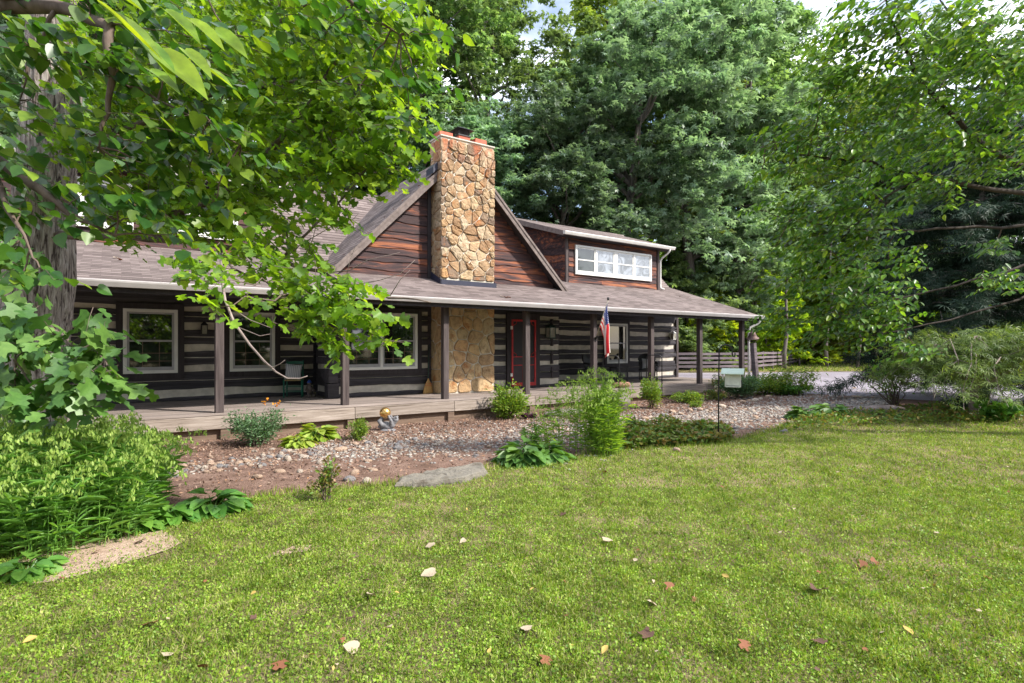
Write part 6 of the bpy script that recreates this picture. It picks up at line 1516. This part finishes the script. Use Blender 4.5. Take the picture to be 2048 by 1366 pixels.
blob((-.19,0,.08), .03); me = bpy.data.meshes.new('body'); bm.to_mesh(me); bm.free(); me.materials.append(M['stoneware']); o = bpy.data.objects.new('body', me); C.objects.link(o); o.parent = t
md = o.modifiers.new('merge', 'REMESH'); md.mode = 'VOXEL'; md.voxel_size = .008; md.use_smooth_shade = True; sm_ = o.modifiers.new('smooth', 'SMOOTH'); sm_.iterations = 4
m = MB(); m.lathe((0,0,-.02), [(.17,0),(.175,.02),(.15,.045),(.10,.06)], 20); m.build('base', M['stoneware'], t, True)
m = MB(); 
prof = [(max(.002, .118 * math.sin(math.pi * k / 20)), -.118 * math.cos(math.pi * k / 20)) for k in range(21)]
m.lathe((0,0,0), prof, 36); g = m.build('gazing_ball', M['gold'], None, True); g.location = bp + Vector((-.055, .02, .375)); tag(g, 'shiny gold gazing ball held up by the stone bear cub', 'gazing ball')

# flag
pA = Vector((11.45, 12.06, 1.96)); pB = Vector((11.2, 11.3, 3.03)); t = empty('porch_flag', pA, 0, 'striped flag with starred blue canton hanging from an angled pole on the porch post', 'flag')
m = MB(); m.tube([(0,0,0), tuple(pB - pA)], .012, 8); m.build('flagpole', M['signwood'], t, True)
m = MB(); m.lathe(tuple(pB - pA), [(.012,-.01),(.03,.0),(.036,.03),(.03,.06),(.008,.075)], 12); m.build('finial', M['iron'], t, True)
m = MB(); m.box(-.03, .03, -.02, .0, -.06, .06); m.tube([(0,-.01,-.02),(-.02,-.08,.09)], .02, 8); m.build('bracket', M['iron'], t)
def flag_mat():
    m, n, l = new_mat('flag_cloth'); uv = n.new('ShaderNodeUVMap'); sp = n.new('ShaderNodeSeparateXYZ'); l.new(uv.outputs[0], sp.inputs[0])
    def mth(op, a, b=None):
        x = n.new('ShaderNodeMath'); x.operation = op
        for i, q in enumerate((a, b)):
            if q is None: continue
            if hasattr(q, 'is_linked'): l.new(q, x.inputs[i])
            else: x.inputs[i].default_value = q
        return x.outputs[0]
    u, v = sp.outputs[0], sp.outputs[1]     # u along the hoist (0 = top), v along the fly
    st = mth('LESS_THAN', mth('FRACT', mth('MULTIPLY', u, 6.5)), .5)
    c = mixc(n, l, st, (.72,.68,.62), (.55,.022,.03))
    can = mth('MULTIPLY', mth('LESS_THAN', u, 7/13), mth('LESS_THAN', v, .4))
    fu = mth('SUBTRACT', mth('FRACT', mth('MULTIPLY', u, 13 * 9 / 13 * 1.0)), .5); fv = mth('SUBTRACT', mth('FRACT', mth('MULTIPLY', v, 27)), .5)
    dd = mth('ADD', mth('MULTIPLY', fu, fu), mth('MULTIPLY', fv, fv)); star = mth('LESS_THAN', dd, .05)
    cc = mixc(n, l, star, (.02,.04,.20), (.7,.68,.65)); c = mixc(n, l, can, c, cc)
    finish(n, l, c, .8, None, spec=.15, transl=c, tfac=.35); return m
NU, NV = 26, 40; vs = []; fs = []; uvs = []
top = (pB - pA); hd = (pA - pB).normalized()
for j in range(NV + 1):
    for i in range(NU + 1):
        u, v = i / NU, j / NV; h0 = top + hd * (.04 + .86 * u); gather = 1 - .80 * min(1, v * 1.25) ** .55
        tx_ = top + hd * .10; base_ = Vector((tx_.x + (h0.x - tx_.x) * gather, tx_.y + (h0.y - tx_.y) * gather, 0))
        zt = (h0.z) * (1 - min(1, v * 1.6)) + (top.z - .03 - .16 * u) * min(1, v * 1.6)
        z = zt - 1.42 * v; fold = .065 * (min(1, v * 2.0)); ph = u * 17
        vs.append((base_.x + fold * math.sin(ph) + .03 * math.sin(v * 6 + u * 4) * v, base_.y + fold * 1.0 * math.cos(ph * .8 + v * 1.5), z + .02 * math.sin(ph) * v))
for j in range(NV):
    for i in range(NU): k = j * (NU + 1) + i; q = (k, k + 1, k + NU + 2, k + NU + 1); fs.append(q); uvs.append([((x % (NU + 1)) / NU, (x // (NU + 1)) / NV) for x in q])
m = MB(); m.add(vs, fs, uvs); m.build('cloth', flag_mat(), t, True)

# hoop handrails at the steps
for px, y, lb in ((1203, 12.02, 'black iron hoop handrail behind the flag post'), (1290, 11.98, 'black iron hoop handrail in front of the wicker rocking chair')):
    x = on_y(px, y); t = MB(); h = 1.38; pts = [(0, 0, 0)] + [(0, 0, h - .12)] + [(0, -.12 + .12 * math.cos(a), h - .12 + .12 * math.sin(a)) for a in [k * math.pi / 8 for k in range(1, 5)]] + [(0, -.46 + .12 - .12 * math.sin(a) * 1.0, h - .12 + .12 * math.cos(a)) for a in [k * math.pi / 8 for k in range(0, 5)]] + [(0, -.46, 0)]
    t.tube(pts, .016, 8); o = t.build('hoop_handrail', M['iron'], None, True); o.location = (x, y - .06, .10); o.rotation_euler = (0, 0, R(38)); tag(o, lb, 'handrail', 'iron hoop handrails at the porch steps')

def rocker(px, Y, rz, label):
    x = on_y(px, Y); t = empty('rocking_chair', (x, Y, DZ), rz, label, 'chair', 'black wicker rocking chairs')
    w_ = .56
    for sx in (-1, 1):
        m = MB(); m.tube([(sx * w_/2, -.40 + .8 * k / 8, .018 + .10 * ((k - 4) / 4) ** 2) for k in range(9)], .016, 8); m.build('rocker', M['iron'], t, True)
        for yy, top_ in ((-.24, .62), (.22, .44)):
            m = MB(); m.tube([(sx * w_/2, yy, .06), (sx * w_/2, yy, top_)], .018, 8); m.build('leg', M['wicker'], t, True)
        m = MB(); m.tube([(sx * w_/2, .26, .70), (sx * w_/2 * 1.08, .05, .66), (sx * w_/2 * 1.1, -.18, .64), (sx * w_/2, -.27, .58)], [.028,.035,.04,.03], 9); m.build('arm', M['wicker'], t, True)
    m = MB(); m.box(-w_/2, w_/2, -.27, .24, .38, .44); m.build('seat', M['wicker'], t, bevel=.02)
    N = 14; vs = []; fs = []
    for side in (0, 1):
        for j in range(9):
            for i in range(N + 1):
                a = math.pi * i / N; u = -math.cos(a); z = .42 + (j / 8) * (.55 * (.62 + .38 * math.sin(a))); vs.append((u * w_/2 * (1 + .08 * j / 8), .24 + .14 * j / 8 - .12 * (u * u) + side * .035, z))
    K = (N + 1) * 9
    for j in range(8):
        for i in range(N): k = j * (N + 1) + i; fs += [(k, k + 1, k + N + 2, k + N + 1), (K + k, K + k + N + 1, K + k + N + 2, K + k + 1)]
    for i in range(N): k = 8 * (N + 1) + i; fs.append((k, k + 1, K + k + 1, K + k))
    m = MB(); m.add(vs, fs); m.build('backrest', M['wicker'], t, True)
    m = MB(); m.tube([(-math.cos(math.pi * i / 20) * w_/2 * 1.08, .40 - .12 * math.cos(math.pi * i / 20) ** 2, .42 + .55 * (.62 + .38 * math.sin(math.pi * i / 20))) for i in range(21)], .028, 9); m.build('back_rim', M['wicker'], t, True)
    return t
rocker(1296, 14.1, R(-40), 'black wicker rocking chair with a pale pillow right of the window')
pl = Vector((on_y(1296, 14.1), 14.1, DZ)); pillow('pale_pillow', pl + Vector((.02, .05, .64)), (R(-16), 0, R(-40)), .38, M['curtain'], 'pale grey pillow on the right-hand rocking chair')
rocker(1188, 14.3, R(25), 'black wicker rocking chair partly behind the flag post')
x = on_y(1238, 14.3); t = empty('slatted_table', (x, 14.3, DZ), 0, 'small black slatted side table between the two rocking chairs', 'table')
m = MB(); m.box(-.28, .28, -.2, .2, .50, .53); m.build('table_top', M['iron'], t, bevel=.006)
for sx in (-1, 1):
    for sy in (-1, 1): m = MB(); m.box(sx * .25 - .02, sx * .25 + .02, sy * .17 - .02, sy * .17 + .02, .003, .499); m.build('leg', M['iron'], t)
for k in range(7): m = MB(); q = -.20 + k * .066; m.box(q - .014, q + .014, -.185, -.17, .06, .499); m.build('slat', M['iron'], t)
m = MB(); q = at(1243, 766, 15.9); m.tube([(-.28, .05, 0), (0, 0, .005), (.28, -.05, .0)], [.085, .09, .08], 12); o = m.build('log_section', M['chip'], None, True); xx = on_y(1243, 12.3); o.location = (xx, 12.32, DZ + .09); tag(o, 'short reddish cut log lying on the porch edge near the boulder', 'log')

# shepherd hook and feeder
hp = gnd(1437, 886); t = empty('shepherd_hook', hp, -math.atan2(UY, UX), 'tall thin black shepherd hook standing at the lawn edge', 'garden hook')
m = MB(); H_ = 1.66; rr = .118; pts = [(0,0,-.1),(0,0,.8),(.012,0,H_)] + [(.012 + rr - rr * math.cos(a), 0, H_ + rr * math.sin(a)) for a in [k * math.pi / 10 for k in range(1, 11)]] + [(.012 + 2 * rr, 0, H_ - .05), (.012 + 2 * rr + .012, 0, H_ - .09), (.012 + 2 * rr + .035, 0, H_ - .10), (.012 + 2 * rr + .05, 0, H_ - .07), (.012 + 2*rr + .05, 0, H_ - .03)]
m.tube(pts, .013, 8); m.build('rod', M['iron'], t, True)
fx = at(1466, 735, 10.2); t = empty('bird_feeder', (fx.x, fx.y, at(1466, 774, 10.2).z), R(-62), 'white bird feeder house with pale green roof hanging from the shepherd hook', 'bird feeder')
m = MB(); m.box(-.13, .13, -.085, .085, .0, .02); m.box(-.13, -.115, -.085, .085, .02, .25); m.box(.115, .13, -.085, .085, .02, .25); m.add([(-.128, -.085, .25), (-.128, .085, .25), (-.128, 0, .31), (-.115, -.085, .25), (-.115, .085, .25), (-.115, 0, .31)], [(0,2,1),(3,4,5)]); m.add([(.115, -.085, .25), (.115, .085, .25), (.115, 0, .31), (.128, -.085, .25), (.128, .085, .25), (.128, 0, .31)], [(0,2,1),(3,4,5)])
m.build('body', M['palewood'], t, bevel=.003)
m = MB(); m.box(-.1145, .1145, -.075, -.07, .03, .245); m.box(-.1145, .1145, .07, .075, .03, .245); m.build('panel', M['palewood'], t)
for s in (-1, 1):
    m = MB(); m.add([(-.19, 0, .335), (.19, 0, .335), (.19, s * .16, .245), (-.19, s * .16, .245), (-.19, 0, .322), (.19, 0, .322), (.19, s * .16, .232), (-.19, s * .16, .232)], [(0,1,2,3),(7,6,5,4),(2,6,7,3),(0,3,7,4),(1,5,6,2)]); m.build('roof', M['palegreen'], t)
m = MB()
for k in range(6): q = -.07 + k * .028; m.tube([(.14, q, .0), (.155, q, .05), (.14, q, .12)], .002, 4)
for z in (.02, .06, .10): m.tube([(.15, -.075, z), (.15, .075, z)], .002, 4)
m.build('suet_cage', M['iron'], t)
m = MB(); m.tube([(0, 0, .33), (0, 0, .52)], .002, 4); m.build('hanging_wire', M['iron'], t)

# bell on leaning post
q0 = gd(1514, 19.5); t = empty('bell_post', q0, 0, 'leaning wooden post topped with a rusty farm bell', 'bell')
topp = at(1506, 686, 19.5) - q0; m = MB(); m.beam((0, 0, -.1), tuple(topp), .17, .15, (0, 1, 0)); m.build('post', M['rail'], t, bevel=.012)
c = topp + Vector((-.02, 0, .03)); yk = MB(); yk.tube([c + Vector((-.19 * UX, .19 * UY, .17)), c + Vector((-.17 * UX, .17 * UY, .06)), c + Vector((0, 0, .0)), c + Vector((.17 * UX, -.17 * UY, .06)), c + Vector((.19 * UX, -.19 * UY, .17))], .016, 8); yk.build('yoke', M['bellmetal'], t, True)
m = MB(); m.lathe((0, 0, 0), [(.215,0),(.21,.015),(.15,.06),(.115,.14),(.10,.20),(.06,.245),(.03,.25),(.025,.29),(.005,.295)], 24); b_ = m.build('bell', M['bellmetal'], t, True); b_.location = c + Vector((0, 0, .12)); b_.rotation_euler = (R(6), R(-14), 0)
m = MB(); m.tube([c + Vector((-.06 * UX, .06 * UY, .40)), c + Vector((-.30 * UX, .30 * UY, .46))], .01, 6); m.build('lever', M['iron'], t)

# fences
def fence(pts, label, h=1.12, nr=4, rail_m='rail', post_sp=2.4):
    P = [Vector(p) for p in pts]; t = empty('rail_fence', P[0], 0, label, 'fence'); L = lambda v: Vector(v) - P[0]
    r_ = random.Random(len(label))
    for a, b in zip(P[:-1], P[1:]):
        d = b - a; n = max(1, round(d.length / post_sp))
        for k in range(n + 1):
            if k == n and b is not P[-1]: continue
            q = a.lerp(b, k / n); m = MB(); m.beam(L(q) - Vector((0, 0, .2)), L(q) + Vector((r_.uniform(-.02, .02), 0, h + .05)), .11, .09, (0, 1, 0)); m.build('post', M[rail_m], t, bevel=.01)
        sd = Vector((d.y, -d.x, 0)).normalized() * .07
        if sd.dot(-a) < 0: sd = -sd
        for k in range(n):
            for j in range(nr):
                z = h - .08 - j * (h - .15) / nr; p_, q_ = a.lerp(b, k / n), a.lerp(b, (k + 1) / n); m = MB()
                m.beam(L(p_) + sd + Vector((0, 0, z + r_.uniform(-.02, .02))), L(q_) + sd + Vector((0, 0, z + r_.uniform(-.02, .02))), .035, .14); m.build('rail', M[rail_m], t)
    return t
fa = [gd(1335, 33.5), gd(1400, 33.6), gd(1500, 34.5)]
fence(fa, 'weathered three-rail fence seen behind the right end of the porch', 1.16, 4)
fence([gd(1504, 34.6), gd(1563, 40.0), gd(1598, 50)], 'weathered rail fence bending away right of the bell post', 1.16, 4)
fence([gd(1623, 51.5), gd(1700, 52), gd(1790, 52)], 'darker rail fence running right from the picket gate', 1.1, 3)
g0, g1 = gd(1599, 50.5), gd(1622, 51.3); t = empty('picket_gate', g0, 0, 'grey picket gate closing the gap between the two fences', 'gate'); n = 11
for k in range(n):
    q = g0.lerp(g1, (k + .5) / n) - g0; m = MB(); hh = 1.22 + .10 * math.sin(k * 2.1); m.box(q.x - .035, q.x + .035, q.y - .012, q.y + .012, .04, hh); m.build('picket', M['rail'], t)
for z in (.3, .95): m = MB(); m.beam(Vector((0, .02, z)), (g1 - g0) + Vector((0, .02, z)), .03, .10); m.build('crossbar', M['rail'], t)
